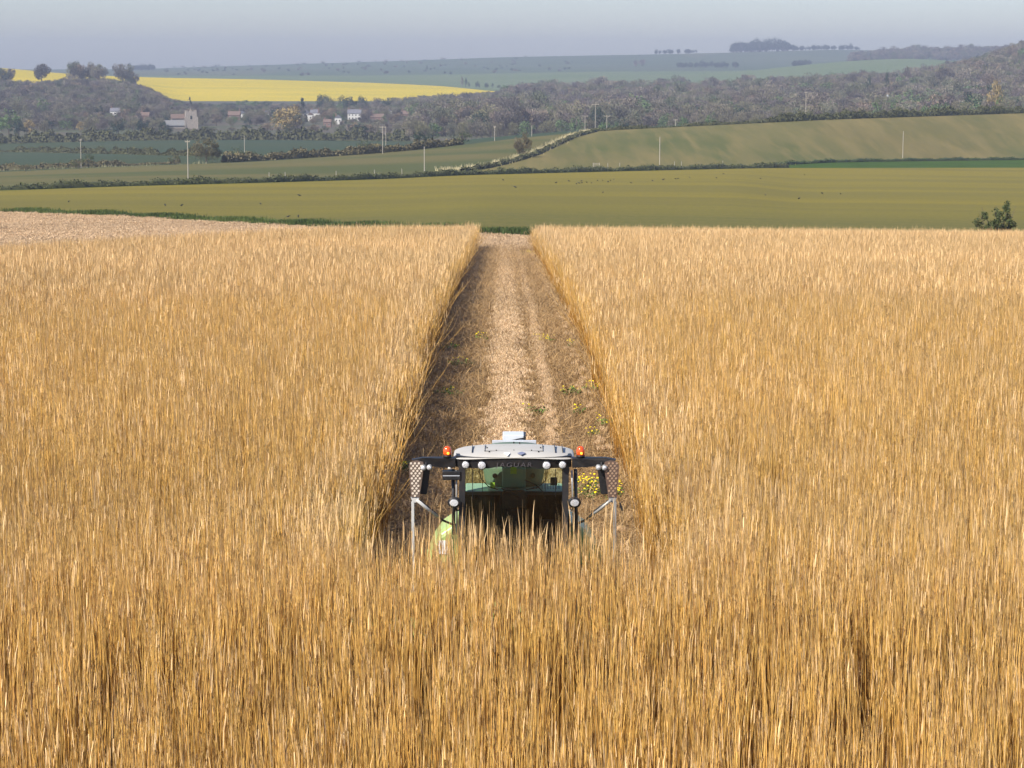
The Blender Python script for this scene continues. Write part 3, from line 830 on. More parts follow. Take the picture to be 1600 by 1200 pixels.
# interior
def rbox(name, x0, x1, y0, y1, z0, z1, mt, par, bev=.04):
    return MB().box(x0, x1, y0, y1, z0, z1).build(name, mt, par, bevel=bev)
seat = rbox('seat_back', -.25, .22, .95, 1.08, 2.15, 2.93, G_seat, harv, .06)
a = L(775, 760, .95)
V = MB(); V.prism([(-.21, .88, 2.72), (.21, .88, 2.72), (.24, .88, 2.92), (.18, .88, 3.04), (-.18, .88, 3.04), (-.24, .88, 2.92)], (0, .12, 0)); V.build('headrest', G_seat, seat, bevel=.02)
rbox('seat_cushion', -.26, .24, .5, 1.05, 2.0, 2.15, G_seat, harv, .05)
rbox('armrest', .28, .44, .45, 1.0, 2.25, 2.36, G_seat, harv, .03)
c = MB(); c.tube([(-.05, .15, 1.4), (-.05, .42, 2.25)], .05, 8)
col_ = c.build('steering_column', G_black, harv)
rg = MB(); R_ = .2; pts = []
for k in range(25):
    a_ = 2*math.pi*k/24; pts.append((-.05+R_*math.cos(a_), .43+R_*math.sin(a_)*.35, 2.27+R_*math.sin(a_)*.3-.02))
rg.tube(pts, .014, 6, cap=False); rg.tube([(-.25, .43, 2.25), (.15, .43, 2.25)], .012, 6); rg.build('steering_wheel', G_black, col_, True)
rbox('console_screen', .45, .7, .5, .54, 2.35, 2.6, G_black, harv, .01)
rbox('operator_console', .36, .72, .35, .95, 1.5, 2.25, G_seat, harv, .04)
# interior hanging cables and the wiper seen against the window
m = MB(); m.tube([L(748, 733, .02), L(752, 748, .02), L(763, 760, .02), L(778, 765, .02)], .008, 5); m.tube([L(783, 763, .0), L(800, 770, .0), L(813, 778, .0)], .012, 5)
m.tube([L(855, 735, .3), L(853, 750, .3), L(840, 762, .3), L(822, 765, .3)], .008, 5); m.tube([L(820, 750, .3), L(838, 758, .3), L(848, 768, .3), L(852, 780, .3)], .009, 5)
m.build('wiper_and_cables', G_black, harv, True)
m = MB(); m.tube([L(738.5, 733, -.02), L(738.5, 780, -.0)], .006, 4); m.tube([L(868, 733, -.02), L(868, 776, 0)], .006, 4); m.build('windscreen_strip', G_black, harv)
m = MB(); m.box(.62, .74, .1, .14, 3.28, 3.42); m.build('inside_mirror', G_black, harv, bevel=.01)

# --- body behind the cab
prof = [(-.95, 1.2), (-.96, 2.15), (-.955, 2.5), (-.95, 2.78), (-.92, 2.87), (-.86, 2.92), (.86, 2.92), (.92, 2.87), (.95, 2.78), (.955, 2.5), (.96, 2.15), (.95, 1.2)]
body = MB(); N = len(prof); V = []; Fc = []
ys = [(1.55, .985), (1.6, .995), (1.8, 1.0), (2.25, 1.0), (2.9, 1.0), (5.0, .99), (5.6, .95), (5.75, .88)]
for yy, s in ys:
    for x, z in prof: V.append((x*s, yy, 1.2+(z-1.2)*(s if yy < 2.3 else s*.52)))
for i in range(len(ys)-1):
    for k in range(N-1): Fc.append((i*N+k, i*N+k+1, (i+1)*N+k+1, (i+1)*N+k))
Fc.append(tuple(range(N-1, -1, -1))); Fc.append(tuple((len(ys)-1)*N+k for k in range(N)))
# flat deck faces get the pale deck paint
mi = []
for i in range(len(ys)-1):
    for k in range(N-1): mi.append(1 if k == 5 else 0)
mi += [0, 0]
b0 = len(body.v); body.v += V; body.f += Fc; body.mi += mi
hull = body.build('side_and_engine_covers', [G_green, G_deck], harv, smooth=False, bevel=.03)
for s in (-1, 1):
    pf = [(.97, 1.2), (.97, 2.56), (1.08, 2.53), (1.27, 2.40), (1.42, 2.20), (1.52, 1.95), (1.51, 1.2)]
    sm = MB(); V = []; Fc = []; n_ = len(pf)
    for yy, q in ((.50, .90), (.53, .96), (.62, .99), (1.0, 1.0), (2.0, .93)):
        for x, z in pf: V.append((s*(.97+(x-.97)*q), yy, 1.2+(z-1.2)*(q if x > 1 else q)))
    for i in range(4):
        for k in range(n_): Fc.append((i*n_+k, i*n_+(k+1) % n_, (i+1)*n_+(k+1) % n_, (i+1)*n_+k))
    Fc.append(tuple(range(n_-1, -1, -1))); Fc.append(tuple(4*n_+k for k in range(n_)))
    sm.add(V, Fc).build('side_cover', G_green, harv, smooth=False, bevel=.02)
# white sticker on the left cover front and a light reflector
a = L(676, 812, .5)
MB().box(-1.32, -1.14, .485, .499, 2.0, 2.24).build('white_sticker', G_sticker, hull)
m = MB(); 
for i in range(10): m.box(.35+.05*i, .36+.05*i, 1.7, 2.1, 2.90, 2.93)
m.build('deck_grille', G_black, hull)
m = MB(); m.box(-.42, -.34, 1.75, 1.80, 2.9, 3.02); m.build('hi_vis_band', G_hi, hull)
# turntable / spout base seen through the rear window
m = MB(); m.lathe((0, 2.3, 2.9), (0, 0, 1), [(.5, 0), (.53, .12), (.56, .3), (.56, .62), (.5, .68)], 28)
tt = m.build('spout_turntable', paint('turntable_green', (.13, .18, .13), .6, .2, dirt=.2), harv, True)
MB().box(-.21, .21, 1.66, 1.8, 2.95, 3.5).build('turntable_panel', G_deck, tt, bevel=.02)
MB().box(-.06, .05, 1.645, 1.66, 3.2, 3.32).build('yellow_plate', G_hi, tt)
m = MB()
for x in (-.34, .34): m.lathe((x, 1.84, 3.13), (0, -1, .15), [(.045, -.08), (.045, .02), (.02, .03)], 10)
m.build('turntable_bolts', G_black, tt)
m = MB()
V = []; Fc = []; path = [(2.2, 3.3, .20, .26), (2.5, 3.36, .2, .26), (3.0, 3.36, .19, .24), (3.5, 3.34, .18, .22), (3.95, 3.30, .175, .2)]
for yy, zc, hw, hh in path:
    V += [(-hw, yy, zc-hh/2), (hw, yy, zc-hh/2), (hw, yy, zc+hh/2), (-hw, yy, zc+hh/2)]
for i in range(len(path)-1):
    for k in range(4): Fc.append((i*4+k, i*4+(k+1) % 4, i*4+4+(k+1) % 4, i*4+4+k))
Fc += [(3, 2, 1, 0), (16, 17, 18, 19)]
spout = m.add(V, Fc).build('discharge_spout', G_grey, harv, bevel=.012)
a = L(785.5, 674.5, 4.3); b = L(818.5, 692, 4.3)
bx = rbox('spout_end_box', a.x, b.x, 3.9, 4.35, b.z-.12, a.z, paint('light_grey_panel', (.50, .53, .56), .4, .4, dirt=.08), spout, .015)
m = MB(); m.box(b.x-.005, b.x+.035, 3.86, 4.36, b.z-.1, a.z-.01); m.build('dark_side_flap', G_black, bx)
m = MB(); m.tube([(a.x+.02, 3.88, b.z+.02), (a.x+.12, 3.885, b.z+.1), (b.x-.1, 3.885, a.z-.07), (b.x+.02, 3.88, a.z-.05)], .012, 6); m.build('cable', G_black, bx, True)
a = L(769, 688, 3.4); b = L(838, 694, 3.4)
rbox('spout_base_plate', a.x, b.x, 3.36, 3.44, b.z-.03, a.z, G_grey, spout, .01)

# --- mirror arms, beacons, guards, mirrors, brackets
for s in (-1, 1):
    def S(px, py, ly=0.0):   # left side pixel, mirrored for the right
        p = L(px, py, ly)
        return Vector((p.x*(-s), p.y, p.z)) if s > 0 else p
    m = MB()
    p0, p1 = S(712, 715.5, .0), S(660, 715.5, -.08)
    q0, q1 = S(712, 731, .0), S(660, 727, -.08)
    e0, e1 = S(643, 718.5, -.1), S(646, 722, -.1)
    m.prism([p0, S(690, 715.5, 0), p1, e0, e1, q1, S(690, 730.5, 0), q0], (0, .14, 0))
    arm = m.build('mirror_arm', G_black, harv, bevel=.012)
    # beacon
    c = S(699, 713.5, .05)
    be = MB().lathe(c-Vector((0, 0, .01)), (0, 0, 1), [(.072, 0), (.072, .03), (.066, .04)], 18).build('beacon', G_black, harv, True)
    MB().lathe(c+Vector((0, 0, .028)), (0, 0, 1), [(.066, 0), (.072, .03), (.070, .09), (.055, .132), (.025, .152), (.004, .156)], 20).build('orange_dome', G_amber, be, True)
    MB().lathe(c+Vector((.012, -.045, .045)), (0, -.5, 1), [(.008, 0), (.022, .012), (.024, .035), (.008, .05)], 10).build('bulb', G_bulb, be, True)
    # perforated guard plate
    pts = [(641.5, 723), (645, 720.5), (652, 719.5), (661, 722), (662.5, 728), (659, 752), (655.5, 777), (642.5, 777), (640, 750), (638.7, 728)]
    P_ = [S(x, y, -.13) for x, y in pts]
    gm = MB(); gm.prism(P_, (0, .02, 0)); gd = gm.build('mirror_guard', paint('brown_guard_plate', (.12, .085, .065) if s < 0 else (.10, .06, .045), .5, .4, dirt=.2), harv)  # right plate painted darker than the left to imitate its shaded side
    dots = MB(); k = 0
    for r_ in range(14):
        yy = 724+r_*3.9
        left = np.interp(yy, [720, 777], [639.5, 643]); right = np.interp(yy, [720, 728, 777], [659, 661, 654.5])
        nx = 3 
        for i in range(4):
            xx = left+2.4+(i+(.5 if r_ % 2 else 0))*6.2
            if xx < right-1.2:
                c = S(xx, yy, -.135); dots.lathe(c, (0, -1, 0), [(.020, 0), (.020, .004)], 8)
    dots.build('perforations', paint('pale_perforation', (.60, .52, .42) if s < 0 else (.30, .2, .13), .6, .3, dirt=.1), gd)  # dots brighter on the sunlit left, dimmer on the right: shade painted in
    # mirror
    mp = [S(657, 731, -.02), S(671.5, 730, -.02), S(672, 735, -.02), S(667.5, 771, -.02), S(665, 773, -.02), S(655, 772, -.02), S(653.8, 768, -.02)]
    mi_ = MB().prism(mp, (0, .07, 0)).build('mirror', G_black, harv, bevel=.012)
    cc = [Vector(q)+Vector((0, .075, 0)) for q in mp]; ce = sum(cc, Vector())/len(cc)
    MB().add([ce+(q-ce)*.88 for q in cc], [tuple(range(len(cc)))]).build('mirror_glass', G_chrome, mi_)
    # two little work lamps under the arm
    for px, py in ((661.5, 730.5), (671, 730)):
        c = S(px, py, -.14)
        q = MB().lathe(c, (-s*-.15, -1, -.25), [(.025, -.07), (.045, -.02), (.050, .02), (.046, .03)], 14).build('arm_lamp', G_zinc, harv, True)
        MB().lathe(c, (-s*-.15, -1, -.25), [(.044, .026), (.03, .036), (.005, .038)], 14).build('lens', G_lens, q, True)
    MB().tube([S(666, 722, -.08), S(666, 728, -.1)], .02, 6).build('lamp_bracket', G_black, harv)
    # bracket, post and brace
    mt = G_white if s < 0 else G_zinc  # paler metal left, darker right: sunlit and shaded sides put into the colour
    bk = MB().prism([S(641.5, 777, -.12), S(655.5, 777, -.12), S(654, 783, -.12), S(650, 785.5, -.12), S(645, 785.5, -.12)], (0, .06, 0)).build('guard_bracket', mt, harv, bevel=.006)
    a, b = S(645, 784, -.1), S(644, 850, -.05)
    MB().box(a.x-.024, a.x+.024, -.12, -.06, 1.3, a.z).build('support_post', mt, harv, bevel=.005)
    MB().tube([S(651, 781, -.12), S(669, 796, -.02), S(686, 808, .15)], [.028, .026, .022], 8).build('brace', mt, harv, True)
    MB().tube([S(654, 782, -.04), S(672, 795, .05), S(692, 813, .2), S(706, 819, .35), S(712, 820, .5)], .02, 8).build('gas_strut', G_black, harv, True)
    if s > 0:
        MB().prism([L(968, 786, -.1), L(970, 786, -.1), L(974, 796, -.1), L(972, 800, -.1), L(968, 793, -.1)], (0, .03, 0)).build('small_flap', G_black, harv)
    # oval work lamp on the pillar
    c = L(709.5, 785, -.1) if s < 0 else L(897.5, 785, -.1)
    h = MB().lathe(c, (s*.12, -1, -.1), [(.05, -.09), (.085, -.05), (.093, .02), (.086, .028)], 24, sx=1.22).build('work_lamp', G_black, harv, True)
    MB().lathe(c, (s*.12, -1, -.1), [(.084, .024), (.06, .028), (.005, .030)], 24, sx=1.22).build('lens', G_lens, h, True)
    rm = MB(); rim = [(.088, .0), (.098, .012), (.098, .03), (.088, .034), (.086, .024)]
    rm.lathe(c, (s*.12, -1, -.1), rim[:4], 24, sx=1.22)
    MB().tube([c+Vector((0, .05, -.06)), c+Vector((-s*.04, .1, -.16)), c+Vector((-s*.09, .12, -.16))], .015, 6).build('lamp_arm', G_frame, harv)
# black box below the left arm
a = L(691, 736.5, -.02); b = L(720, 750.5, -.02)
bb = rbox('control_box', a.x, b.x, -.02, .12, b.z, a.z, G_black, harv, .012)
MB().box(a.x+.01, b.x-.02, -.027, -.02, (a.z+b.z)/2-.005, (a.z+b.z)/2+.008).build('box_seam', G_grey, bb)
MB().tube([L(700, 731, 0), L(705, 733, 0)], .02, 8).build('small_horn', G_white, harv, True)

# --- chassis, wheels, feeder and header (mostly hidden in the crop)
rbox('chassis', -.8, .8, .2, 5.6, .7, 1.3, G_frame, harv, .03)
rbox('engine_floor', -1.3, 1.3, 1.4, 5.6, 1.15, 1.4, G_frame, harv, .03)
def wheel(x, y, R, wd):
    m = MB(); s = 1 if x > 0 else -1
    m.lathe((x-s*wd/2, y, R), (s, 0, 0), [(R*.55, 0), (R*.9, 0), (R*.99, wd*.12), (R, wd*.5), (R*.99, wd*.88), (R*.9, wd), (R*.55, wd)], 36)
    t = m.build('wheel', G_rubber, harv, True)
    lug = MB()
    for k in range(22):
        a_ = 2*math.pi*k/22
        for side in (0, 1):
            aa = a_+(.14 if side else 0); x0 = x-wd*.48*(1 if side else 0); x1 = x0+wd*.48
            c, sn = math.cos(aa), math.sin(aa); pr = []
            for rr, da in ((R*.98, -.03), (R*.98, .03), (R*1.03, .022), (R*1.03, -.022)):
                pr.append((x0, y+rr*math.cos(aa+da), R+rr*math.sin(aa+da)))
            lug.prism(pr, (x1-x0, 0, 0))
    lug.build('tread', G_rubber, t)
    MB().lathe((x+s*wd*.1, y, R), (s, 0, 0), [(R*.55, 0), (R*.52, wd*.3), (R*.3, wd*.25), (R*.2, wd*.35), (.01, wd*.36)], 24).build('rim', G_white, t, True)
for s in (-1, 1): wheel(s*1.15, .75, .93, .65); wheel(s*1.15, 4.6, .66, .5)
m = MB(); m.prism([(-.45, .1, .6), (-.45, .1, 1.3), (-.45, -1.0, 1.0), (-.45, -1.0, .35)], (.9, 0, 0)); fh = m.build('feeder_housing', G_green, harv, bevel=.02)
m = MB(); m.prism([(-2.95, -1.0, .2), (-2.95, -1.0, 1.25), (-2.95, -1.25, 1.3), (-2.95, -1.7, .35), (-2.95, -1.7, .2)], (5.9, 0, 0)); hd = m.build('cutting_header', G_green, harv, bevel=.02)
m = MB()
for i in range(7):
    x = -2.9+i*5.8/6; m.prism([(x-.03, -1.6, .2), (x+.03, -1.6, .2), (x, -2.15, .2)], (0, 0, .28))
m.build('divider_points', G_green, hd)
for i in range(6):
    MB().lathe((-2.42+i*.966, -1.72, .2), (0, 0, 1), [(.4, 0), (.4, .02), (.2, .03), (.15, .25), (.05, .27)], 20).build('rotor_disc', G_zinc, hd)


# ------------------------------------------------------------------ trees
def tree_geo(kind, seed, h=14.0, w_=10.0, n=420):
    """returns trunk mesh and crown mesh; height h, width w_"""
    r = np.random.default_rng(seed)
    tb = MB()
    base_z = h*(.04 if h < 9 else .12 if kind not in ('tallbare', 'conifer') else .35 if kind == 'tallbare' else .06)
    cz = (h+base_z)/2; rz_ = (h-base_z)/2; rx = w_/2
    tr = h*.022
    lean = r.normal(0, .03, 2)
    tb.tube([(0, 0, -.5), (lean[0]*h*.3, lean[1]*h*.3, h*.35), (lean[0]*h, lean[1]*h, h*.8)], [tr*1.3, tr, tr*.25], 6)
    nl = 9 if 'bare' in kind else 5
    limbs = []
    for i in range(nl):
        a = 2*math.pi*i/nl+r.normal(0, .3); z0 = h*r.uniform(.22, .5) if kind != 'tallbare' else h*r.uniform(.4, .6)
        e = (math.cos(a)*rx*r.uniform(.5, .85), math.sin(a)*rx*r.uniform(.5, .85), z0+(h-z0)*r.uniform(.45, .9))
        mid = (e[0]*.35, e[1]*.35, z0+(e[2]-z0)*.55)
        tb.tube([(0, 0, z0), mid, e], [tr*.55, tr*.35, tr*.08], 5)
        limbs.append((mid, e))
    # clump centres
    nc = {'conifer': 30, 'bare': 30, 'tallbare': 30, 'willow': 30, 'ever': 20}.get(kind, 22)
    cl = []
    for i in range(nc):
        while True:
            q = r.uniform(-1, 1, 3)
            if kind == 'conifer':
                zz = r.uniform(0, 1)**1.4; a = r.uniform(0, 6.28); rr = (1-zz)*.85*r.uniform(.55, 1)
                q = np.array([math.cos(a)*rr, math.sin(a)*rr, zz*2-1]); break
            if .30 < np.linalg.norm(q) < .88: break
        cl.append(q)
    cl = np.array(cl); 
    cr = r.uniform(.22, .42, nc)*(.55 if kind == 'conifer' else 1)
    tint = r.uniform(0, 1, nc)
    V = []; C = []
    ci = r.integers(0, nc, n)
    d = r.normal(0, 1, (n, 3)); d /= np.linalg.norm(d, axis=1)[:, None]
    rad = r.uniform(.35, 1.0, n)**.6
    P = cl[ci] + d*(cr[ci]*rad)[:, None]
    P = P*np.array([rx, rx, rz_])+np.array([lean[0]*h*.7, lean[1]*h*.7, cz])
    if 'bare' in kind:
        # sprays of fine twigs: slim blades pointing outward and up
        o_ = P-np.array([0, 0, base_z+rz_*.3]); o_ /= np.linalg.norm(o_, axis=1)[:, None]
        o_ = o_+r.normal(0, .45, (n, 3)); o_[:, 2] += .25; o_ /= np.linalg.norm(o_, axis=1)[:, None]
        s = np.cross(o_, r.normal(0, 1, (n, 3))); s /= np.linalg.norm(s, axis=1)[:, None]
        Ls = r.uniform(.022, .06, n)*h; ws = r.uniform(.004, .0095, n)*h*(3 if h < 9 else 1.7)
        A = P-o_*Ls[:, None]*.5; B = P+o_*Ls[:, None]*.5
        V = np.stack([A-s*ws[:, None]*.3, A+s*ws[:, None]*.3, B+s*ws[:, None], B-s*ws[:, None]], 1)
    else:
        nrm = d+r.normal(0, .6, (n, 3)); nrm /= np.linalg.norm(nrm, axis=1)[:, None]
        s = np.cross(nrm, r.normal(0, 1, (n, 3))); s /= np.linalg.norm(s, axis=1)[:, None]; t = np.cross(nrm, s)
        ls = r.uniform(.018, .042, n)*h
        V = np.stack([P-s*ls[:, None], P-t*ls[:, None]*.6, P+s*ls[:, None], P+t*ls[:, None]*.7], 1)
    col = np.repeat(np.clip(tint[ci]*.6+r.uniform(0, .4, n), 0, 1), 4)[:, None]*np.ones(3)
    crown = np_mesh('crown', V.reshape(-1, 3), np.arange(n*4).reshape(n, 4), False, col)
    return tb, crown
m_bark = paint('bark', (.085, .07, .058), .9, .1, dirt=.3, sc=2)
def twig_mat():
    m, nt, p = base_mat('bare_twigs', .8, .1)
    oi = nt.nodes.new('ShaderNodeObjectInfo'); a = nt.nodes.new('ShaderNodeAttribute'); a.attribute_name = 'tint'
    cr = nt.nodes.new('ShaderNodeValToRGB'); cr.color_ramp.interpolation = 'LINEAR'
    e = cr.color_ramp.elements; e[0].position = 0; e[0].color = (.06, .052, .05, 1); e[1].position = 1; e[1].color = (.25, .185, .12, 1)
    for ps, c in ((.18, (.105, .092, .085)), (.38, (.17, .15, .12)), (.55, (.09, .11, .06)), (.70, (.215, .185, .14)), (.85, (.11, .09, .095))):
        q = e.new(ps); q.color = (*c, 1)
    geo = nt.nodes.new('ShaderNodeNewGeometry')
    nz = noise(nt, .011, 3, geo.outputs['Position'], lo=.36, hi=.64)
    nt.links.new(math_node(nt, 'FRACT', math_node(nt, 'ADD', math_node(nt, 'MULTIPLY', oi.outputs['Random'], .75), math_node(nt, 'MULTIPLY', nz, .6))), cr.inputs[0])
    hs = nt.nodes.new('ShaderNodeHueSaturation'); nt.links.new(cr.outputs[0], hs.inputs['Color'])
    nt.links.new(math_node(nt, 'ADD', math_node(nt, 'MULTIPLY', a.outputs['Fac'], .9), .5), hs.inputs['Value'])
    nt.links.new(hs.outputs[0], p.inputs['Base Color'])
    return m
m_bare = twig_mat()
m_bareg = leaf_mat('budding_twigs', (.10, .10, .055), (.20, .185, .10), (.14, .12, .09), .8)
m_lgreen = leaf_mat('spring_leaves', (.045, .085, .025), (.11, .17, .05), (.09, .13, .06), .7)
m_dark = leaf_mat('dark_evergreen', (.012, .025, .014), (.04, .065, .03), (.02, .035, .03), .6)
m_yel = leaf_mat('yellow_catkins', (.15, .11, .045), (.33, .25, .10), (.24, .18, .08), .3)
m_bush = leaf_mat('hedge_leaves', (.03, .045, .015), (.085, .11, .035), (.09, .075, .04), .6)
m_hbrown = leaf_mat('hedge_twigs', (.065, .06, .03), (.16, .135, .065), (.13, .10, .06), .6)
KM = {'bare': m_bare, 'budding_bare': m_bareg, 'tallbare': m_bare, 'green': m_lgreen, 'ever': m_dark, 'conifer': m_dark, 'willow': m_yel, 'bushy': m_bush, 'dome': m_hbrown}
VAR = {}
for kd, cnt, nn, hh, ww in (('bare', 5, 2400, 14, 14), ('budding_bare', 3, 2400, 13, 13.5), ('tallbare', 3, 2600, 23, 18), ('green', 3, 900, 13, 12), ('dome', 2, 2600, 8, 11), ('ever', 3, 900, 12, 10), ('conifer', 2, 700, 15, 6), ('willow', 2, 1500, 17, 19), ('bushy', 3, 700, 8, 9)):
    VAR[kd] = []
    for i in range(cnt):
        tb, cr = tree_geo({'budding_bare': 'bare', 'dome': 'bare'}.get(kd, kd), 1000+i*17+len(kd)*31, hh, ww, nn)
        tm = tb.mesh('trunk'); tm.materials.append(m_bark); cr.materials.append(KM[kd])
        # joined copy for woodland stuff
        V = []; Fq = []; 
        nt_ = len(tm.vertices)
        jm = bpy.data.meshes.new('tree_joined')
        import bmesh
        b = bmesh.new(); b.from_mesh(cr); k0 = len(b.faces); b.from_mesh(tm)
        b.faces.ensure_lookup_table()
        for f_ in b.faces[k0:]: f_.material_index = 1
        b.to_mesh(jm); b.free(); jm.materials.append(KM[kd]); jm.materials.append(m_bark)
        VAR[kd].append((tm, cr, hh, ww, jm))
def plant(name, kind, p, h, label, cat='tree', group=None, wf=1.0, v=None):
    tm, cr, hh, ww, _ = VAR[kind][random.randrange(len(VAR[kind])) if v is None else v]
    s = h/hh
    root = empty(name, p, label, cat, group, random.uniform(0, 6.28))
    root.scale = (s*wf, s*wf, s)
    link('trunk', tm, root); link('crown', cr, root)
    return root

# hedges: a twiggy core wrapped in leaves
def hedge(pix, h, wd, m, label, cat='hedge', name='hedge', dens=9, gaps=0.0, seed=0, group=None, D=None, leaf=.35):
    r = np.random.default_rng(seed)
    pts = [hit(x, y) if D is None else at(x, d) for (x, y), d in zip(pix, D or [0]*len(pix))]
    P = np.array([tuple(p) for p in pts]); seg = np.linalg.norm(np.diff(P[:, :2], axis=0), axis=1); cum = np.concatenate([[0], np.cumsum(seg)])
    Lt = cum[-1]; n = int(Lt*dens*h*wd**.5)
    t = r.uniform(0, Lt, n)
    x = np.interp(t, cum, P[:, 0]); y = np.interp(t, cum, P[:, 1])
    hl = 1+.22*np.sin(t*.21+seed)+.16*np.sin(t*.57+seed*2)+.14*np.sin(t*1.3)
    if gaps: hl *= np.where(np.sin(t*.05+seed*3)+np.sin(t*.13+seed) > 1.55-gaps, .35, 1)
    a = r.uniform(0, math.pi, n); rr = r.uniform(.75, 1.08, n)
    off = np.cos(a)*wd/2*rr; zz = np.abs(np.sin(a))**.7*h*hl*rr
    # direction across the hedge
    k = np.clip(np.searchsorted(cum, t)-1, 0, len(seg)-1)
    tx = (P[k+1, 0]-P[k, 0])/seg[k]; ty = (P[k+1, 1]-P[k, 1])/seg[k]
    X = x-ty*off; Y = y+tx*off; Z = gz(X, Y)+zz
    C = np.stack([X, Y, Z], 1)
    u = r.normal(0, 1, (n, 3)); u /= np.linalg.norm(u, axis=1)[:, None]; v = np.cross(u, r.normal(0, 1, (n, 3))); v /= np.linalg.norm(v, axis=1)[:, None]
    s = (r.uniform(.6, 1.2, n)*leaf)[:, None]
    V = np.stack([C-u*s, C-v*s*.6, C+u*s, C+v*s*.6], 1)
    patch = .5+.3*np.sin(t*.11+seed)+.2*np.sin(t*.37)
    col = np.repeat(np.clip(patch*.6+r.uniform(-.1, .4, n), 0, 1), 4)[:, None]*np.ones(3)
    o0 = P[0]
    # core
    nb = max(2, int(Lt/3)); tt = np.linspace(0, Lt, nb); cv = []
    cx = np.interp(tt, cum, P[:, 0]); cy = np.interp(tt, cum, P[:, 1]); hl2 = 1+.22*np.sin(tt*.21+seed)+.16*np.sin(tt*.57+seed*2)+.14*np.sin(tt*1.3)
    if gaps: hl2 *= np.where(np.sin(tt*.05+seed*3)+np.sin(tt*.13+seed) > 1.55-gaps, .35, 1)
    kk = np.clip(np.searchsorted(cum, tt)-1, 0, len(seg)-1); tx = (P[kk+1, 0]-P[kk, 0])/seg[kk]; ty = (P[kk+1, 1]-P[kk, 1])/seg[kk]
    ring = [(-.42, -.3), (-.36, .55), (0, .85), (.36, .55), (.42, -.3)]
    V2 = []
    for i in range(nb):
        for a_, b_ in ring:
            X2 = cx[i]-ty[i]*a_*wd; Y2 = cy[i]+tx[i]*a_*wd; V2.append((X2, Y2, float(gz(X2, Y2))+b_*h*hl2[i]))
    F2 = []
    for i in range(nb-1):
        for q in range(4): F2.append((i*5+q, i*5+q+1, i*5+5+q+1, i*5+5+q))
    VV = np.concatenate([V.reshape(-1, 3), np.array(V2)])-o0
    FF = np.concatenate([np.arange(n*4).reshape(n, 4), np.array(F2)+n*4])
    CC = np.concatenate([col, np.full((len(V2), 3), .1)])
    o = link(name, np_mesh(name, VV, FF, False, CC), None, [m], tuple(o0))
    return tag(o, label, cat, group)

hedge([(x, float(np.interp(x, PXS, np.interp(PXS, PXS, (np.arctan((CZ-NODES['h1'][1])/NODES['h1'][0])-PITCH)))) ) for x in range(-120, 1280, 50)], 1.35, 2.2, m_bush,
      'long low dark green hedge crossing the whole valley behind the olive field', D=[float(np.interp(x, PXS, NODES['h1'][0]))+3 for x in range(-120, 1280, 50)], seed=1, leaf=.28)
hedge([(x, 0) for x in range(1180, 1760, 60)], 1.0, 2.0, m_bush, 'low hedge behind the narrow bright green strip on the right', D=[float(np.interp(x, PXS, NODES['h1b'][0]))+2 for x in range(1180, 1760, 60)], seed=2, leaf=.25)
hedge([(722, 268.5), (760, 262.5), (800, 253.5), (840, 241), (870, 227), (900, 213.5), (930, 206)], 1.15, 1.8, m_bush, 'dark hedge running diagonally up between the two pasture slopes', seed=3, leaf=.3)
crest = lambda xs: [float(np.interp(x, PXS, NODES['c2'][0]))-4 for x in xs]
hedge([(x, 0) for x in (930, 1000, 1060, 1120, 1200)], 1.2, 2, m_bush, 'thin low hedge along the crest to the right of the diagonal hedge', seed=4, leaf=.4, gaps=.2, D=crest((930, 1000, 1060, 1120, 1200)))
hedge([(x, 0) for x in range(1200, 1760, 60)], 2.8, 3.5, m_bush, 'tall uneven bushy hedge along the crest of the right hand slope', seed=5, leaf=.5, dens=6, D=crest(range(1200, 1760, 60)))
hedge([(-60, 268), (60, 264.5), (160, 260.5), (280, 256)], 1.9, 2.4, m_hbrown, 'thin brownish hedge at the far left edge of the green slope', seed=6, leaf=.35, gaps=.3)
hedge([(350, 254), (400, 251.5), (480, 246.5), (560, 241.5), (640, 235), (720, 226)], 2.5, 3.6, m_hbrown, 'thick brownish green hedge along the top of the left slope', seed=7, leaf=.5, dens=6)
hedge([(-60, 236), (60, 238), (160, 240), (250, 242.5), (340, 244.5)], 2.2, 2.6, m_bush, 'broken hedge line between the two dark green fields on the left', seed=8, leaf=.5, gaps=.35)
hedge([(0, 0)]*12, 5.5, 7, m_bush, 'tall dark hedge between the dark green field and the village', seed=9, leaf=.9, dens=2.6, D=[1285]*12) if False else None
def far_hedge():
    xs = list(range(-80, 660, 60))
    return hedge([(x, 0) for x in xs], 5.2, 7, m_bush, 'tall dark hedge between the dark green field and the village', seed=9, leaf=.9, dens=2.2, D=[1295]*len(xs))
far_hedge()
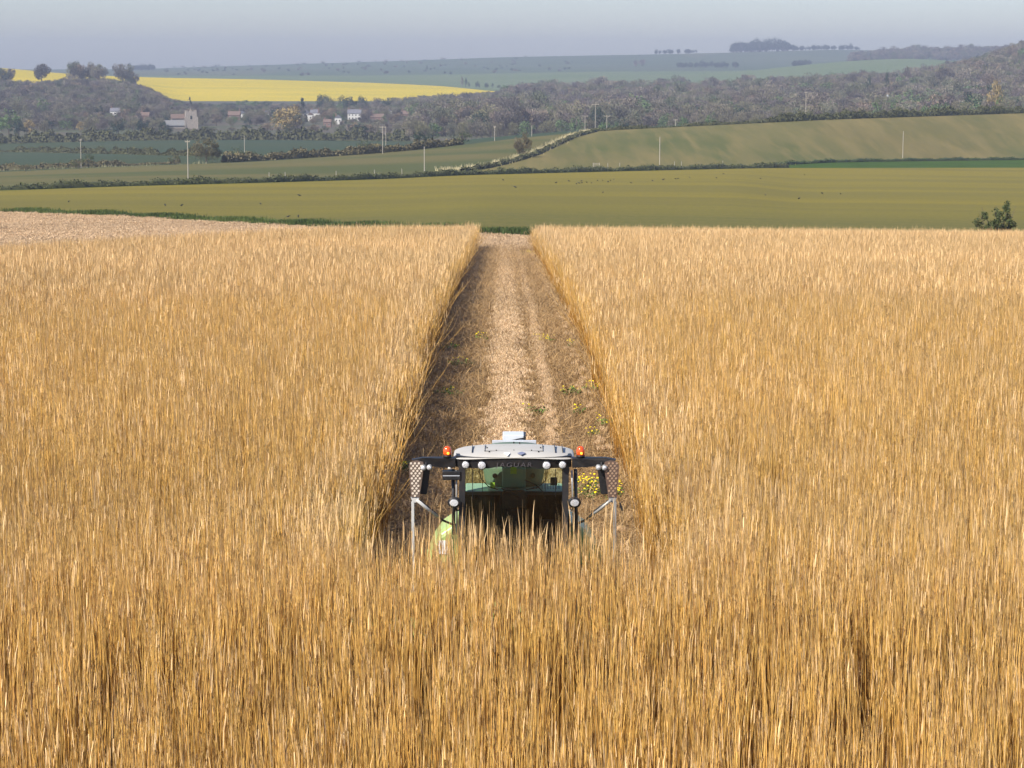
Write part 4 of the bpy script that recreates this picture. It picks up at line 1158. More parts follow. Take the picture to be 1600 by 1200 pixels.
# low grass banks (nobody could count these)
def grass_bank(name, pix, h, wd, cols, label, n_m, seed, D=None):
    n_m = n_m
    r = np.random.default_rng(seed)
    P = np.array([tuple(hit(x, y)) for x, y in pix]) if D is None else np.array([tuple(at(x, d)) for (x, _), d in zip(pix, D)])
    seg = np.linalg.norm(np.diff(P[:, :2], axis=0), axis=1); cum = np.concatenate([[0], np.cumsum(seg)])
    n = int(cum[-1]*n_m); t = r.uniform(0, cum[-1], n); k = np.clip(np.searchsorted(cum, t)-1, 0, len(seg)-1)
    off = r.normal(0, wd/2.5, n); tx = (P[k+1, 0]-P[k, 0])/seg[k]; ty = (P[k+1, 1]-P[k, 1])/seg[k]
    X = np.interp(t, cum, P[:, 0])-ty*off; Y = np.interp(t, cum, P[:, 1])+tx*off; Z = gz(X, Y)
    hh = h*r.uniform(.4, 1.2, n)*(1+.35*np.sin(t*.4)); a = r.uniform(0, 6.28, n); ww = r.uniform(.03, .09, n)*h*1.6
    lx = r.normal(0, .3, n)*hh; ly = r.normal(0, .3, n)*hh
    s = np.stack([np.cos(a)*ww, np.sin(a)*ww, np.zeros(n)], 1); B = np.stack([X, Y, Z-.03], 1); T = B+np.stack([lx, ly, hh], 1)
    V = np.stack([B-s, B+s, T+s*.25, T-s*.25], 1)
    C = np.repeat(np.clip(.5+.3*np.sin(t*.15)+r.uniform(-.4, .5, n), 0, 1), 4)[:, None]*np.ones(3)
    o = link(name, np_mesh(name, V.reshape(-1, 3), np.arange(4*n).reshape(n, 4), False, C), None, [leaf_mat(name+'_blades', *cols)])
    return tag(o, label, 'grass', None, 'stuff')
GRN = ((.025, .045, .01), (.08, .11, .025))
xs = [20, 100, 200, 300, 400, 500, 600, 680, 745, 800, 845]
grass_bank('green_verge_grass', [(x, 0) for x in xs], .55, 4.2, GRN, 'lush dark green grass strip between the stubble and the olive field', 240, 21, D=[float(np.interp(x, PXS, NODES['end'][0]))+2.0 for x in xs])
PALE = ((.26, .23, .12), (.46, .40, .24))
grass_bank('dry_bank_grass', [(690, 267.5), (760, 259.5), (800, 250), (840, 237.3), (870, 223.3), (900, 210), (925, 204)], .9, 3.4, PALE, 'pale dry grass bank along the upper side of the diagonal hedge', 15, 22)
xs = list(range(400, 1300, 60))
grass_bank('hedge_foot_grass', [(x, 0) for x in xs], .6, 3, ((.16, .17, .06), (.36, .33, .17)), 'pale rough grass on the far side of the long hedge', 5, 23, D=[float(np.interp(x, PXS, NODES['h1b'][0]))+2 for x in xs])
xs = list(range(-60, 360, 40))
grass_bank('hedge_foot_grass', [(x, float(np.interp(x, [0, 280, 360], [267, 257, 254.5]))) for x in xs], .8, 5, ((.12, .14, .06), (.34, .31, .18)), 'pale rough grass below the brownish hedge at far left', 6, 24)

# ------------------------------------------------------------------ buildings
m_stone = field_mat('flint_and_stone', [(.32, .28, .235)], [((.20, .18, .16), 1.2, .4, .65, .6, (1, 1, 1), 0)])
m_render = paint('white_render', (.55, .54, .51), .8, .2, dirt=.08, sc=.5)
m_brick = field_mat('red_brick', [(.20, .12, .095)], [((.14, .09, .07), 1.5, .4, .65, .6, (1, 1, 1), 0)])
m_slate = field_mat('slate_roof', [(.15, .15, .17)], [((.10, .10, .11), .8, .4, .65, .6, (1, 1, 1), 0)])
m_tile = field_mat('tile_roof', [(.15, .105, .085)], [((.11, .08, .07), .8, .4, .65, .6, (1, 1, 1), 0)])
m_lead = paint('lead_roof', (.16, .165, .17), .6, .3, dirt=.2, sc=.5)
m_pane = paint('dark_pane', (.03, .035, .04), .1, .6, dirt=0)
def gable_house(px, ybase, D, wm, hm, dm, wall, roofm, label, rz=0, chim=1, wins=(3, 2), gable=False):
    if 1:
        q = hit(px, ybase+1.2, 1480, 2250); k_ = q.y/D; D = q.y; wm *= k_; hm *= k_; dm *= k_
    p = at(px, D); zb = CZ-D*float(tan_of(ybase)); p.z = min(p.z, zb)
    lift = zb-p.z
    HOUSES.append((px, ybase-(2 if wm > 8.5*D/1650 and wall is m_render else 6), D, wm*F/D/2+4))
    root = empty('cottage', p, label, 'house', None, rz)
    MB().box(-wm/2, wm/2, -dm/2, dm/2, -2, lift+hm).build('wall', wall, root)
    rh = dm*.42; z0 = lift+hm
    m = MB(); e = .35
    if gable: m.add([(-wm/2-e, -dm/2-e, z0), (wm/2+e, -dm/2-e, z0), (wm/2+e, dm/2+e, z0), (-wm/2-e, dm/2+e, z0), (0, -dm/2-e, z0+wm*.42), (0, dm/2+e, z0+wm*.42)], [(0, 1, 4), (2, 3, 5), (1, 2, 5, 4), (3, 0, 4, 5), (0, 3, 2, 1)])
    else: m.add([(-wm/2-e, -dm/2-e, z0), (wm/2+e, -dm/2-e, z0), (wm/2+e, dm/2+e, z0), (-wm/2-e, dm/2+e, z0), (-wm/2-e, 0, z0+rh), (wm/2+e, 0, z0+rh)], [(0, 1, 5, 4), (2, 3, 4, 5), (1, 2, 5), (3, 0, 4), (0, 3, 2, 1)])
    rf = m.build('roof', roofm, root)
    for c in range(chim):
        x = (-wm/2+.8) if c == 0 else wm/2-.8
        MB().box(x-.45, x+.45, -.4, .4, z0+rh*.4, z0+rh+1.2).build('chimney', m_brick, rf)
    nx, nz = wins
    for i in range(nx):
        for j in range(nz):
            x = -wm/2+wm*(i+.5)/nx; z = lift+hm*(j+.5)/nz
            f_ = MB().box(x-.6, x+.6, -dm/2-.05, -dm/2+.05, z-.65, z+.65).build('window', m_render, root)
            MB().box(x-.5, x+.5, -dm/2-.08, -dm/2-.052, z-.55, z+.55).build('pane', m_pane, f_)
    return root
HOUSES = [(275, 194, 1630, 20), (299, 201, 1630, 12)]
# church
D = 1640; p = at(299, D); zb = CZ-D*float(tan_of(205))
root = empty('village_church', (p.x, p.y, zb), 'stone village church with square battlemented tower and long nave roofs among the trees', 'church', None, .22)
s = D/F
tw = 17*s; th = (205-175)*s
tw_o = MB().box(-tw/2, tw/2, -tw/2, tw/2, -4, th).build('tower', m_stone, root)
m = MB()
for i in range(5):
    x = -tw/2+tw*(i+.5)/5
    if i % 2 == 0:
        m.box(x-tw*.1, x+tw*.1, -tw/2-.02, -tw/2+.5, th+.002, th+.9); m.box(x-tw*.1, x+tw*.1, tw/2-.5, tw/2+.02, th+.002, th+.9)
m.build('battlements', m_stone, tw_o)
for sx in (-1, 1):
    MB().prism([(sx*tw/2, -tw/2-.8, -4), (sx*tw/2, -tw/2, th*.75), (sx*tw/2, -tw/2, -4)], (sx*.9, 0, 0)).build('buttress', m_stone, tw_o)
MB().box(-.7, .7, -tw/2-.06, -tw/2-.002, th*.62, th*.80).build('belfry_window', m_pane, tw_o)
MB().lathe((0, 0, th), (0, 0, 1), [(.5, 0), (.12, 2.4), (.02, 3.2)], 8).build('pinnacle', m_stone, tw_o)
nx0 = (258-299)*s; nz = (205-190)*s
MB().box(nx0, -tw/2-.002, -3.6, 4.2, -4, nz*.6).build('nave_wall', m_stone, root)
m = MB(); m.add([(nx0-.4, -4.2, nz*.6), (-tw/2, -4.2, nz*.6), (-tw/2, 4.8, nz*.6), (nx0-.4, 4.8, nz*.6), (nx0-.4, .3, nz*1.15), (-tw/2, .3, nz*1.15)], [(0, 1, 5, 4), (2, 3, 4, 5), (1, 2, 5), (3, 0, 4), (0, 3, 2, 1)]); m.build('nave_roof', m_lead, root)
hx0, hx1 = (270-299)*s, -tw/2-.01
MB().box(hx0, hx1, 5.5, 11, -4, nz*1.3).build('hall_wall', m_stone, root)
m = MB(); m.add([(hx0-.3, 5, nz*1.3), (hx1, 5, nz*1.3), (hx1, 11.5, nz*1.3), (hx0-.3, 11.5, nz*1.3), (hx0-.3, 8.2, nz*1.75), (hx1, 8.2, nz*1.75)], [(0, 1, 5, 4), (2, 3, 4, 5), (1, 2, 5), (3, 0, 4), (0, 3, 2, 1)]); m.build('hall_roof', m_tile, root)
# houses
gable_house(554.5, 187, 1650, 9.6, 4.6, 7, m_render, m_slate, 'large white house with dark roof and two rows of windows in the village', chim=2, wins=(4, 2))
hs = [(417, 184, 1700, 5, 3.4, 6, m_render, m_slate, 'white cottage just left of the big yellow willow', 0, 1, (2, 1), True),
 (479, 184, 1650, 6.5, 3.2, 6, m_render, m_slate, 'white cottage just right of the big yellow willow', .2, 1, (2, 1), True),
 (492, 184, 1655, 5.5, 3.6, 6, m_render, m_slate, 'white fronted cottage second to the right of the willow', 0, 1, (2, 1), False),
 (501, 184, 1660, 4, 3.4, 6, m_render, m_tile, 'narrow white cottage third to the right of the willow', 0, 1, (1, 1), True),
 (486, 188, 1600, 3.4, 4, 5, m_render, m_tile, 'small pale cottage below the row of white cottages', 0, 0, (1, 1), True),
 (529, 193, 1560, 4.6, 4, 5, m_render, m_slate, 'tall narrow pale house between the cottages and the large white house', 0, 1, (2, 1), True),
 (512, 198, 1520, 5, 3, 5, m_brick, m_tile, 'low brick cottage roof half hidden by bare trees', 0, 1, (2, 1), False),
 (379, 185, 1680, 5, 3.6, 6, m_render, m_slate, 'white house gable right of the church', 0, 1, (2, 1), True),
 (367, 186, 1720, 9, 3, 7, m_brick, m_tile, 'long brick house with tiled roof right of the church', 0, 1, (3, 1), False),
 (609, 182, 1600, 3.2, 4, 5, m_render, m_slate, 'tiny white gable among the trees right of the large white house', 0, 0, (1, 1), True),
 (652, 191, 1500, 3, 4, 5, m_render, m_tile, 'slim white gable end above the sprawling dark bush', 0, 0, (1, 1), True),
 (636, 185, 1600, 8, 3, 6, m_brick, m_tile, 'pinkish brick house with tiled roof in the bare trees at centre left', 0, 1, (2, 1), False),
 (590, 190, 1580, 9, 3, 6, m_brick, m_tile, 'long reddish house right below the belt beside the large white house', 0, 1, (3, 1), False),
 (88, 183, 1650, 1.6, 6, 3, m_render, m_slate, 'slim white gable in the trees at far left', 0, 0, (1, 1), True),
 (182, 181, 1600, 7, 3.2, 6, m_render, m_slate, 'pale house peeping above the dark cedar', 0, 1, (3, 1), False),
 (228, 188, 1620, 6, 3.4, 6, m_brick, m_tile, 'pink brick house left of the church', 0, 1, (2, 1), False),
 (1013, 186, 1180, 3.6, 4.2, 5, m_render, m_slate, 'bright white house gable just beyond the crest right of the poles', 0, 1, (1, 1), True),
 (1004, 196, 1120, 4.4, 2.2, 5, m_render, m_tile, 'low white outbuilding on the crest below the white gable', 0, 0, (1, 1), False),
 (1149, 178, 1150, 3.6, 2.6, 5, m_render, m_slate, 'small white roofed house behind the crest hedge near its middle', 0, 0, (1, 1), False),
 (803, 180, 1350, 2.6, 3.4, 4, m_render, m_slate, 'tiny white cottage in the wood above the lone ivy tree', 0, 0, (1, 1), True)]
for h_ in hs: gable_house(*h_)

def cap(px, D, half=5.0):
    '''lowest picture row a tree at (px, D) may reach so that the house behind it stays in sight'''
    y = 0
    for hx, hy, hd, hw in HOUSES:
        if D < hd and abs(px-hx) < hw: y = max(y, hy)
    return y
# --- single trees that stand out
plant('ivy_clad_tree', 'dome', hit(817, 246), 8.0, 'lone ivy clad brown tree standing beside the diagonal hedge', wf=.55, v=0)
plant('round_bush', 'dome', hit(322, 254), 7.8, 'large round brown bush at the left beyond the green slope', 'bush', wf=1.0, v=1)
plant('round_bush', 'bushy', hit(372, 251), 4.6, 'dark green bush right of the large round brown bush', 'bush', wf=1.3, v=0)
plant('round_bush', 'bushy', hit(392, 250), 3.6, 'smaller dark bush at the foot of a pale pole right of the dark green bush', 'bush', wf=1.3, v=2)
plant('round_bush', 'bushy', hit(122, 263.5), 3.6, 'small dark bush at the foot of the far left pole', 'bush', wf=1.2, v=1)
plant('round_bush', 'bushy', hit(136, 259), 4.5, 'olive bush just right of the far left pole', 'bush', wf=1.0, v=2)
plant('round_bush', 'bushy', hit(38, 268), 2.4, 'tiny dark bush near the left edge of the photo below the brown hedge', 'bush', wf=1.5, v=0)
plant('round_bush', 'bushy', hit(272, 257), 3.2, 'small dark bush left of the tall left pole foot', 'bush', wf=1.2, v=1)
plant('round_bush', 'bushy', hit(567, 241), 5.2, 'dark bush sticking out of the thick hedge at the middle of the dark green field', 'bush', wf=.9, v=0)
plant('round_bush', 'bushy', hit(722, 226), 5.4, 'dark bush on the skyline of the left slope near its middle', 'bush', wf=1.3, v=2)
plant('round_bush', 'ever', at(655, 900), 6.0, 'dark sprawling bush beyond the left slope between two poles', 'bush', wf=1.6, v=1)
# hawthorn at the far edge of the crop, right
def hawthorn(p, h, label):
    r = np.random.default_rng(77); root = empty('hawthorn_bush', p, label, 'bush')
    tb = MB(); tips = []
    for i in range(11):
        a = r.uniform(0, 6.28); rr = h*r.uniform(.1, .48); e = Vector((math.cos(a)*rr, math.sin(a)*rr, h*r.uniform(.5, 1.0)*(1-.3*rr/h)))
        tb.tube([(0, 0, 0), e*.45+Vector((0, 0, .1)), e], [.07, .04, .012], 5)
        for k in range(5):
            t = r.uniform(.4, 1); q = e*t; e2 = q+Vector(r.normal(0, .28, 3)*1.0)+Vector((0, 0, .1)); tb.tube([q, e2], [.018, .006], 4); tips += [e2, q.lerp(e2, .5)]
    tb.build('branches', m_bark, root)
    V = []; Fq = []; C = []
    for tp in tips:
        for k in range(42):
            c = tp+Vector(r.normal(0, .13, 3)); u = Vector(r.normal(0, 1, 3)).normalized(); v = u.cross(Vector(r.normal(0, 1, 3))).normalized(); s = r.uniform(.06, .12)
            b = len(V); V += [tuple(c-u*s), tuple(c-v*s*.7), tuple(c+u*s), tuple(c+v*s*.7)]; Fq.append((b, b+1, b+2, b+3)); tt = r.random(); C += [(tt,)*3]*4
    link('foliage', np_mesh('foliage', V, Fq, False, np.array(C)), root, [m_bush])
p = at(1566, 219); hawthorn(p, 5.7, 'dark spreading hawthorn bush at the far right edge of the tall crop')

for px, yt, D, wf, lab in ((6, 104, 2350, .8, 'tall bare tree, left of the close pair at the far left edge'), (17, 105, 2360, .7, 'tall bare tree, right of the close pair at far left'),
        (68, 97, 2350, .75, 'tall lone bare tree rising before the yellow field on the left skyline'), (119, 97, 2380, .95, 'broad bare tree, leftmost of the skyline row'),
        (128, 98, 2370, .8, 'bare tree tucked second in the skyline row'), (143, 98, 2380, .75, 'bare tree in the middle of the skyline row'), (157, 98, 2360, .7, 'narrow bare tree, rightmost of the close skyline row'),
        (195, 97, 2400, .85, 'tall bare tree apart at the right end of the wooded hill'), (209, 108, 2420, .6, 'smaller bare tree leaning against the tall one at the right end of the skyline')):
    p = at(px, D); h = (float(tan_of(0)*0)) ; topz = CZ-D*float(tan_of(yt)); plant('tall_bare_tree', 'tallbare', p, topz-p.z, lab, wf=1.02*wf**.5)
def top_plant(name, kind, px, yt, D, label, wpx=None, group=None, cat='tree', v=None):
    p = at(px, D); h = max(2.5, CZ-D*float(tan_of(yt))-p.z)
    hh, ww = VAR[kind][0][2:4]
    wf = 1.0 if wpx is None else (wpx*D/F)/(ww*h/hh)
    return plant(name, kind, p, h, label, cat, group, wf, v)
top_plant('yellow_willow', 'willow', 449, 163, 1420, 'big round yellow brown willow in front of the village', 56, v=0)
top_plant('yellow_willow', 'willow', 1552, 131, 1250, 'golden budding tree behind the crest hedge at the far right', 34, v=1)
top_plant('yellow_bush', 'willow', 46, 188, 1450, 'pale yellow tree beside the dark green trees at the far left', 20, cat='tree', v=1)
top_plant('yellow_bush', 'willow', 158, 176, 1600, 'small pale yellow tree in the village left of the church', 14, v=0)
top_plant('yellow_bush', 'willow', 126, 190, 1480, 'small orange tinted tree left of the dark cedar', 14, v=1)
top_plant('green_tree', 'green', 14, 172, 1400, 'large mid green tree at the far left edge of the valley', 40, v=0)
top_plant('green_tree', 'ever', 30, 184, 1380, 'dark green broad tree right of the large mid green tree', 26, v=1)
top_plant('olive_tree', 'budding_bare', 70, 187, 1400, 'olive budding tree near the left edge in the village belt', 26, v=1)
top_plant('dark_cedar', 'ever', 185, 182, 1400, 'dark cedar like tree in front of the village, left of the church', 28, v=0)
top_plant('dark_cedar', 'ever', 255, 189, 1380, 'dark low yew tree directly left of the church', 20, v=2)
top_plant('dark_cedar', 'ever', 219, 184, 1400, 'purple dark tree between the two dark yews near the church', 16, v=1)
top_plant('conifer', 'conifer', 473, 151, 1900, 'dark pointed conifer right behind the big yellow willow', 18, v=0)
top_plant('conifer', 'conifer', 298, 152, 2200, 'small dark tree poking up before the yellow field above the church', 9, v=1)
top_plant('dark_round_tree', 'ever', 560, 190, 1330, 'dark round tree below the white house', 40, v=1)
top_plant('dark_round_tree', 'ever', 1118, 168, 1500, 'round deep green tree left of the tall slope pole', 14, v=2)
top_plant('dark_round_tree', 'green', 1065, 176, 1250, 'fresh green bushy tree just above the crest hedge', 20, v=2)
top_plant('dark_round_tree', 'ever', 975, 180, 1150, 'dark green bush like tree just right of the three poles', 24, v=0)
top_plant('dark_round_tree', 'ever', 935, 165, 1300, 'dark green tree behind the tallest crest pole', 26, v=2)
top_plant('dark_round_tree', 'ever', 1515, 135, 1350, 'wide dark green tree left of the golden budding tree', 48, v=1)
top_plant('dark_round_tree', 'ever', 1590, 145, 1400, 'dark green tree at the far right edge beyond the golden tree', 16, v=0)
top_plant('dark_round_tree', 'ever', 1355, 112, 1900, 'round dark green tree rising against the pale green hill', 16, v=1)
top_plant('dark_round_tree', 'ever', 1384, 110, 1950, 'smaller green tree right of the round one against the pale green hill', 10, v=2)
top_plant('dark_round_tree', 'ever', 1455, 122, 1800, 'dark purple tree in the middle of the right hand wood', 18, v=0)

# --- rows of trees one can still tell apart
def row(n, pxr, Dr, topf, kinds, name, label, group, wr=(12, 26), seed=0, cat='tree'):
    rr = random.Random(seed)
    for i in range(n):
        px = pxr[0]+(pxr[1]-pxr[0])*(i+.5+rr.uniform(-.4, .4))/n; D = rr.uniform(*Dr); cy = cap(px, D)
        if cy and CZ-D*float(tan_of(cy))-at(px, D).z < 3: continue
        top_plant(name, rr.choice(kinds), px, max(cy, topf(px)+rr.uniform(-3, 4)), D, label, rr.uniform(*wr)*1500/D, group, cat)
row(14, (265, 480), (2230, 2290), lambda x: 160 if x < 350 else 157, ['ever', 'ever', 'green'], 'belt_tree', 'dark bluish green tree in the belt below the yellow field, left of the pointed conifer', 'tree belt left of the conifer', (22, 40), 1)
row(14, (490, 670), (2100, 2200), lambda x: np.interp(x, [490, 520, 600, 670], [150, 148, 149, 154]), ['ever', 'ever', 'ever', 'bare'], 'belt_tree', 'dark tree in the belt below the yellow field, right of the pointed conifer', 'tree belt right of the conifer', (22, 40), 2)
row(16, (480, 680), (1950, 2080), lambda x: 161, ['green', 'green', 'bare', 'ever'], 'spring_tree', 'green or bare tree in the lower row behind the white house', 'lower tree row behind the white house', (18, 32), 3)
row(30, (-20, 290), (2150, 2250), lambda x: np.interp(x, [0, 200, 290], [163, 160, 163]), ['green', 'green', 'ever'], 'green_tree', 'green tree in the leafy belt at the foot of the wooded hill', 'green belt at the foot of the wooded hill', (18, 30), 4)
row(22, (20, 400), (1450, 1600), lambda x: 186 if x < 240 else 196, ['bare', 'bare', 'budding_bare', 'ever'], 'village_tree', 'bare or dark tree among the village houses on the left', 'village trees on the left', (14, 24), 5)
row(20, (400, 700), (1400, 1550), lambda x: 192, ['bare', 'budding_bare', 'bare'], 'village_tree', 'bare brown tree among the village houses in the middle', 'village trees in the middle', (14, 24), 6)
row(34, (640, 1210), (1200, 1400), lambda x: np.interp(x, [640, 900, 1200], [192, 184, 174]), ['bare', 'budding_bare', 'budding_bare', 'green'], 'woodland_edge_tree', 'bare or olive tree on the near edge of the wood beyond the crest', 'near edge of the middle wood', (16, 32), 7)
row(24, (1210, 1640), (1150, 1350), lambda x: np.interp(x, [1200, 1640], [165, 150]), ['bare', 'budding_bare', 'bare', 'green'], 'woodland_edge_tree', 'bare or olive tree on the near edge of the right hand wood', 'near edge of the right hand wood', (16, 34), 8)
row(8, (722, 790), (2690, 2720), lambda x: 146, ['ever', 'bare'], 'field_end_tree', 'dark tree at the right tip of the yellow field', 'trees at the tip of the yellow field', (16, 26), 9)
row(9, (718, 782), (3350, 3450), lambda x: np.interp(x, [718, 782], [121, 130]), ['ever', 'ever', 'bare'], 'ridge_tree', 'dark tree in the small copse on the ridge behind the yellow field', 'copse behind the yellow field', (10, 16), 10)

# --- woodland as a mass
WSRC = bpy.data.collections.new('woodland_sources')
wk = [('bare', 5), ('budding_bare', 3), ('green', 3), ('ever', 3)]
wi = {}
ii = 0
for kd, c in wk:
    wi[kd] = []
    for i in range(c):
        o = bpy.data.objects.new('wood_piece_%02d' % ii, VAR[kd][i][4]); WSRC.objects.link(o); wi[kd].append(ii); ii += 1
def wood(name, cells, sp, label, mix, hr, seed, topline=None):
    """cells: (px0, px1, D0, D1)"""
    r = np.random.default_rng(seed); P = []; 
    for px0, px1, D0, D1 in cells:
        A = (px1-px0)/F*(D0+D1)/2*(D1-D0); n = int(A/sp**2)
        D = r.uniform(D0, D1, n); px = r.uniform(px0, px1, n)
        P.append(np.stack([px, D], 1))
    P = np.concatenate(P); D = P[:, 1]; X = (P[:, 0]-800)/F/1.005*D; Z = gz(X, D); n = len(P)
    ks = r.choice(len(mix), n, p=[m[1] for m in mix]); idx = np.array([r.choice(wi[mix[k][0]]) for k in ks])
    # patches of kinds
    h = r.uniform(*hr, n)/13.5
    if topline is not None:
        tz = CZ-D*tan_of(np.interp(P[:, 0], *topline)); mx = np.maximum((tz-Z+r.normal(0, 1.6, n))/14.5, .25); h = np.minimum(h, mx)
    cy = np.array([cap(a_, d_) for a_, d_ in zip(P[:, 0], D)])
    capz = np.where(cy > 0, (CZ-D*tan_of(np.maximum(cy, 1))-Z)/14.5, 9)
    keep = capz > .12; h = np.minimum(h, np.maximum(capz, .1))
    X, D, Z, h, idx, P = X[keep], D[keep], Z[keep], h[keep], idx[keep], P[keep]; n = len(X)
    h = h*np.where((r.random(n) < .07) & (capz[keep] > 8), 1.3, 1)
    wv = r.uniform(.85, 1.3, n)*np.maximum(h, np.where(capz[keep] < 8, .3, .75))
    scatter(name, np.stack([X, D, Z-.2], 1), np.stack([np.zeros(n), np.zeros(n), r.uniform(0, 6.28, n)], 1), np.stack([wv, wv, h], 1), idx, WSRC, label, 'woodland')
MIXB = [('bare', .72), ('budding_bare', .16), ('green', .05), ('ever', .07)]
MIXM = [('bare', .54), ('budding_bare', .24), ('green', .09), ('ever', .13)]
wood('left_hill_woodland', [(-260, 120, 1800, 2480), (120, 215, 1800, 2480), (215, 262, 1800, 2330)], 11, 'bare purple brown woodland covering the hillside on the left', MIXB, (9, 13), 31, ([-300, 0, 60, 100, 180, 215, 240, 262], [122, 126, 130, 121, 123, 128, 140, 152]))
wood('village_woodland', [(-100, 260, 1500, 1800), (262, 700, 1700, 2100), (262, 700, 2100, 2300)], 16, 'mixed trees filling the valley around the village', [('bare', .5), ('budding_bare', .2), ('green', .15), ('ever', .15)], (8, 12), 32, ([-300, 0, 250, 300, 480, 700], [176, 176, 176, 166, 164, 164]))
wood('middle_woodland', [(640, 1250, 1400, 2680)], 12, 'bare brown and purple woodland across the middle distance', MIXM, (9, 19), 33, ([600, 700, 755, 785, 800, 830, 850, 900, 980, 1050, 1120, 1250], [154, 152, 146, 141, 131, 126, 128, 122, 121, 117, 118, 121]))
wood('right_woodland', [(1250, 1760, 1300, 2900)], 12, 'bare brown woodland rising up the hillside on the right', MIXM, (10, 19), 34, ([1200, 1300, 1400, 1450, 1500, 1540, 1570, 1600, 1700], [121, 117, 114, 105, 95, 84, 68, 62, 55]))
wood('ridge_woodland', [(1325, 1620, 4750, 5300)], 20, 'hazy bare wood along the ridge behind the pale green hill', [('bare', .8), ('ever', .2)], (14, 18), 35, ([1320, 1350, 1400, 1600], [80, 76, 73, 68]))
wood('skyline_woodland', [(1140, 1238, 6350, 6500)], 17, 'dense hazy wood clump standing highest on the skyline', [('ever', 1.0)], (30, 36), 36, ([1138, 1145, 1165, 1200, 1222, 1240], [74, 65, 59, 56, 59, 69]))
wood('skyline_woodland', [(1022, 1088, 6380, 6500)], 22, 'thin low hazy wood clump on the skyline left of the highest one', [('ever', 1.0)], (13, 17), 37)
wood('skyline_woodland', [(1238, 1340, 6350, 6500)], 22, 'long hazy wood running right from the highest skyline clump', [('ever', 1.0)], (13, 18), 38, ([1230, 1320, 1345], [65, 65, 75]))
wood('far_copse', [(1058, 1150, 4950, 5150)], 24, 'dark blue copse in the fields below the highest skyline clump', [('ever', 1.0)], (12, 16), 39)
wood('far_copse', [(1232, 1270, 4800, 4950)], 22, 'small blue copse on the flank of the pale green hill', [('ever', 1.0)], (14, 18), 40)
wood('far_copse', [(985, 1006, 5200, 5260)], 24, 'tiny purple copse alone in the fields of the middle hill', [('bare', 1.0)], (14, 18), 41)
wood('far_copse', [(205, 250, 5600, 5900)], 26, 'hazy blue copse left of centre behind the yellow field', [('ever', 1.0)], (14, 18), 42)
wood('far_shrubs', [(250, 1000, 6200, 6480), (260, 900, 4400, 6200)], 130, 'scattered tiny shrubs on the far downs', [('ever', .6), ('bare', .4)], (4, 8), 43)

# ------------------------------------------------------------------ poles, posts, birds
m_pole = paint('weathered_pole', (.36, .325, .27), .8, .2, dirt=.2, sc=1)
m_ins = paint('insulator', (.25, .22, .2), .5, .3, dirt=0)
def pole(px, yt, yb, label, arm=0, rad=.13, trafo=False, D=None):
    p = hit(px, yb) if D is None else at(px, D)
    h = CZ-p.y*float(tan_of(yt))-p.z
    root = empty('utility_pole', p, label, 'pole', 'utility poles across the valley')
    MB().tube([(0, 0, -.5), (0, 0, h)], [rad, rad*.75], 8).build('post', m_pole, root)
    if arm:
        MB().box(-arm/2, arm/2, -.08, .08, h-.45, h-.28).build('crossarm', m_pole, root)
        for k in (-1, 0, 1): MB().lathe((k*arm*.45, 0, h-.28), (0, 0, 1), [(.05, 0), (.09, .08), (.09, .2), (.03, .26)], 8).build('insulator', m_ins, root)
    if trafo:
        MB().box(-.65, .65, -.5, .3, h-3.0, h-1.5).build('transformer', G_grey, root)
        MB().box(-.8, .8, -.12, .12, h-1.2, h-1.0).build('crossarm', m_pole, root)
for a in ((126, 217, 262, 'pole with a small bracket standing by the hedge at far left', 1.0), (293, 219, 284, 'tallest pole on the left, rising from the long low hedge', 1.2), (382, 212, 240, 'short pale pole behind the dark bush right of the round brown bush', 0),
          (598, 197, 240, 'pole with wide crossarm standing on the hedge at the top of the left slope', 2.6), (603, 199, 233, 'pole close behind the crossarm pole on the left slope', 0), (663, 229, 271, 'slim pole rising from the long hedge at centre left', 0),
          (773, 197, 220, 'short pole on the crest right of the dark skyline bush', .8), (831, 196, 213, 'small pole just right of the lone ivy clad tree', 0), (914, 180, 203, 'crossarm pole left of the tallest crest pole', 2.4),
          (930, 162, 203, 'tallest crossarm pole on the crest where the diagonal hedge ends', 3.0), (948, 180, 204, 'crossarm pole right of the tallest crest pole', 2.4), (1031, 214, 259.5, 'slim pole rising from the long hedge under the right slope', 0),
          (1258, 143, 187, 'tall pale pole standing in the crest hedge at right', 1.4), (1411, 205, 249, 'pale pole standing alone at the foot of the right hand slope', 0)):
    pole(*a)
pole(1385, 145, 180, 'pole carrying a pale transformer box behind the crest hedge at far right', 0, .17, True)
pole(1055, 186, 197, 'stubby pale pole just behind the crest left of the bright green tree', 1.6)
for i, (px, lab) in enumerate(((420, 'pale fence post behind the long hedge, leftmost of them'), (445, 'pale fence post second from the left behind the long hedge'), (525, 'pale fence post behind the long hedge left of the centre pole pair'),
        (585, 'pale fence post behind the long hedge below the crossarm pole'), (628, 'pale fence post left of the slim centre left pole'), (950, 'pale fence post right of the small gate'), (969, 'leaning pale fence post between gate and slim pole'),
        (1054, 'pale fence post just right of the slim pole under the right slope'), (1065, 'second pale fence post right of the slim pole under the right slope'), (1130, 'lone pale fence post far right behind the long hedge'))):
    p = at(px, float(np.interp(px, PXS, NODES['h1b'][0]))+1.5)
    o = MB().tube([(0, 0, -.2), (random.uniform(-.08, .08), 0, 2.2)], .08, 6).build('fence_post', m_pole, None, loc=p); tag(o, lab, 'fence post', 'fence posts behind the long hedge')
p = at(932, float(np.interp(932, PXS, NODES['h1b'][0]))+1.5)
g = empty('field_gate', p, 'small pale wooden gate in the long hedge below the diagonal hedge', 'gate')
for x in (-.9, .9): MB().box(x-.07, x+.07, -.07, .07, -.1, 2.3).build('gate_post', m_pole, g)
m = MB()
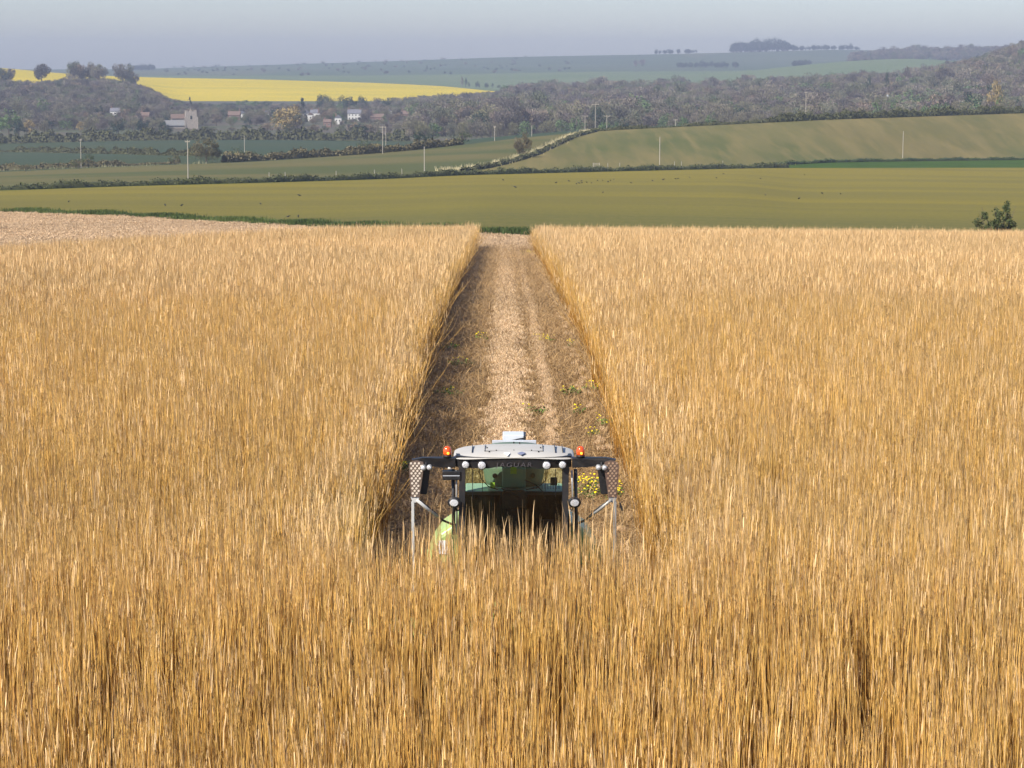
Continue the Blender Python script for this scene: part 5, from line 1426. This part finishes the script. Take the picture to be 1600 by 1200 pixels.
for z in (.9, 1.3, 1.7, 2.1): m.box(-.828, .828, -.03, .03, z, z+.1)
m.build('bars', m_pole, g)
m_rook = paint('black_feathers', (.012, .012, .014), .5, .3, dirt=0)
def bird_mesh():
    m = MB()
    m.lathe((-.24, 0, .15), (1, 0, .28), [(.012, -.12), (.03, -.02), (.075, .1), (.105, .24), (.09, .36), (.05, .43)], 10)
    m.lathe((.17, 0, .285), (1, 0, .1), [(.02, -.03), (.052, .02), (.05, .08), (.018, .13), (.004, .22)], 8)
    m.tube([(-.02, .03, .14), (-.01, .035, 0)], .012, 5); m.tube([(-.02, -.03, .14), (-.01, -.035, 0)], .012, 5)
    me = m.mesh('rook', True); me.materials.append(m_rook); return me
bm_ = bird_mesh()
B = [(805, 293), (869, 286), (889, 283), (901, 287.5), (905, 286.5), (908.5, 283), (909.5, 286), (917, 285), (924.5, 286), (934, 282), (942, 282), (942.5, 301), (950.5, 284.5), (954.5, 282), (959.5, 280.5), (986.5, 286), (1020, 282.5), (1037, 281), (1056, 279.5), (1060, 279),
     (1078, 277), (1120, 278), (1131, 271.5), (1189, 279), (1197, 305), (405.5, 319), (449, 339.5), (464.5, 339), (466.5, 306), (786, 281.5), (105, 315.5), (256, 321.5), (282, 322), (1258, 273), (1250, 311), (1286, 302.5), (1315, 303)]
for i, (x, y) in enumerate(B):
    o = link('rook', bm_, None, None, hit(x, y+1)); o.rotation_euler = (0, 0, random.uniform(0, 6.28)); s = random.uniform(.85, 1.25); o.scale = (s, s, s)
    if x in (805,): lab = 'black rook alone on the olive field just right of the lane'
    lab = ('black rook on the near left part of the olive field, left of the lane' if x < 500 else 'black rook feeding on the bright upper band of the olive field, middle to right')
    tag(o, lab, 'bird', 'rooks on the left part of the olive field' if x < 500 else 'rooks on the right part of the olive field')

# ------------------------------------------------------------------ haze
hz = MB().box(-3600, 3600, -80, 7900, -95, 95)
hm = bpy.data.materials.new('haze'); hm.use_nodes = True; nt = hm.node_tree; nt.nodes.remove(nt.nodes['Principled BSDF'])
pv = nt.nodes.new('ShaderNodeVolumePrincipled'); pv.inputs['Density'].default_value = HAZE_DENSITY
pv.inputs['Color'].default_value = (.44, .50, .64, 1); pv.inputs['Anisotropy'].default_value = 0
nt.links.new(pv.outputs[0], nt.nodes['Material Output'].inputs['Volume'])
ho = hz.build('haze', hm); tag(ho, 'thin blue haze filling the valley air', None, None, 'stuff')
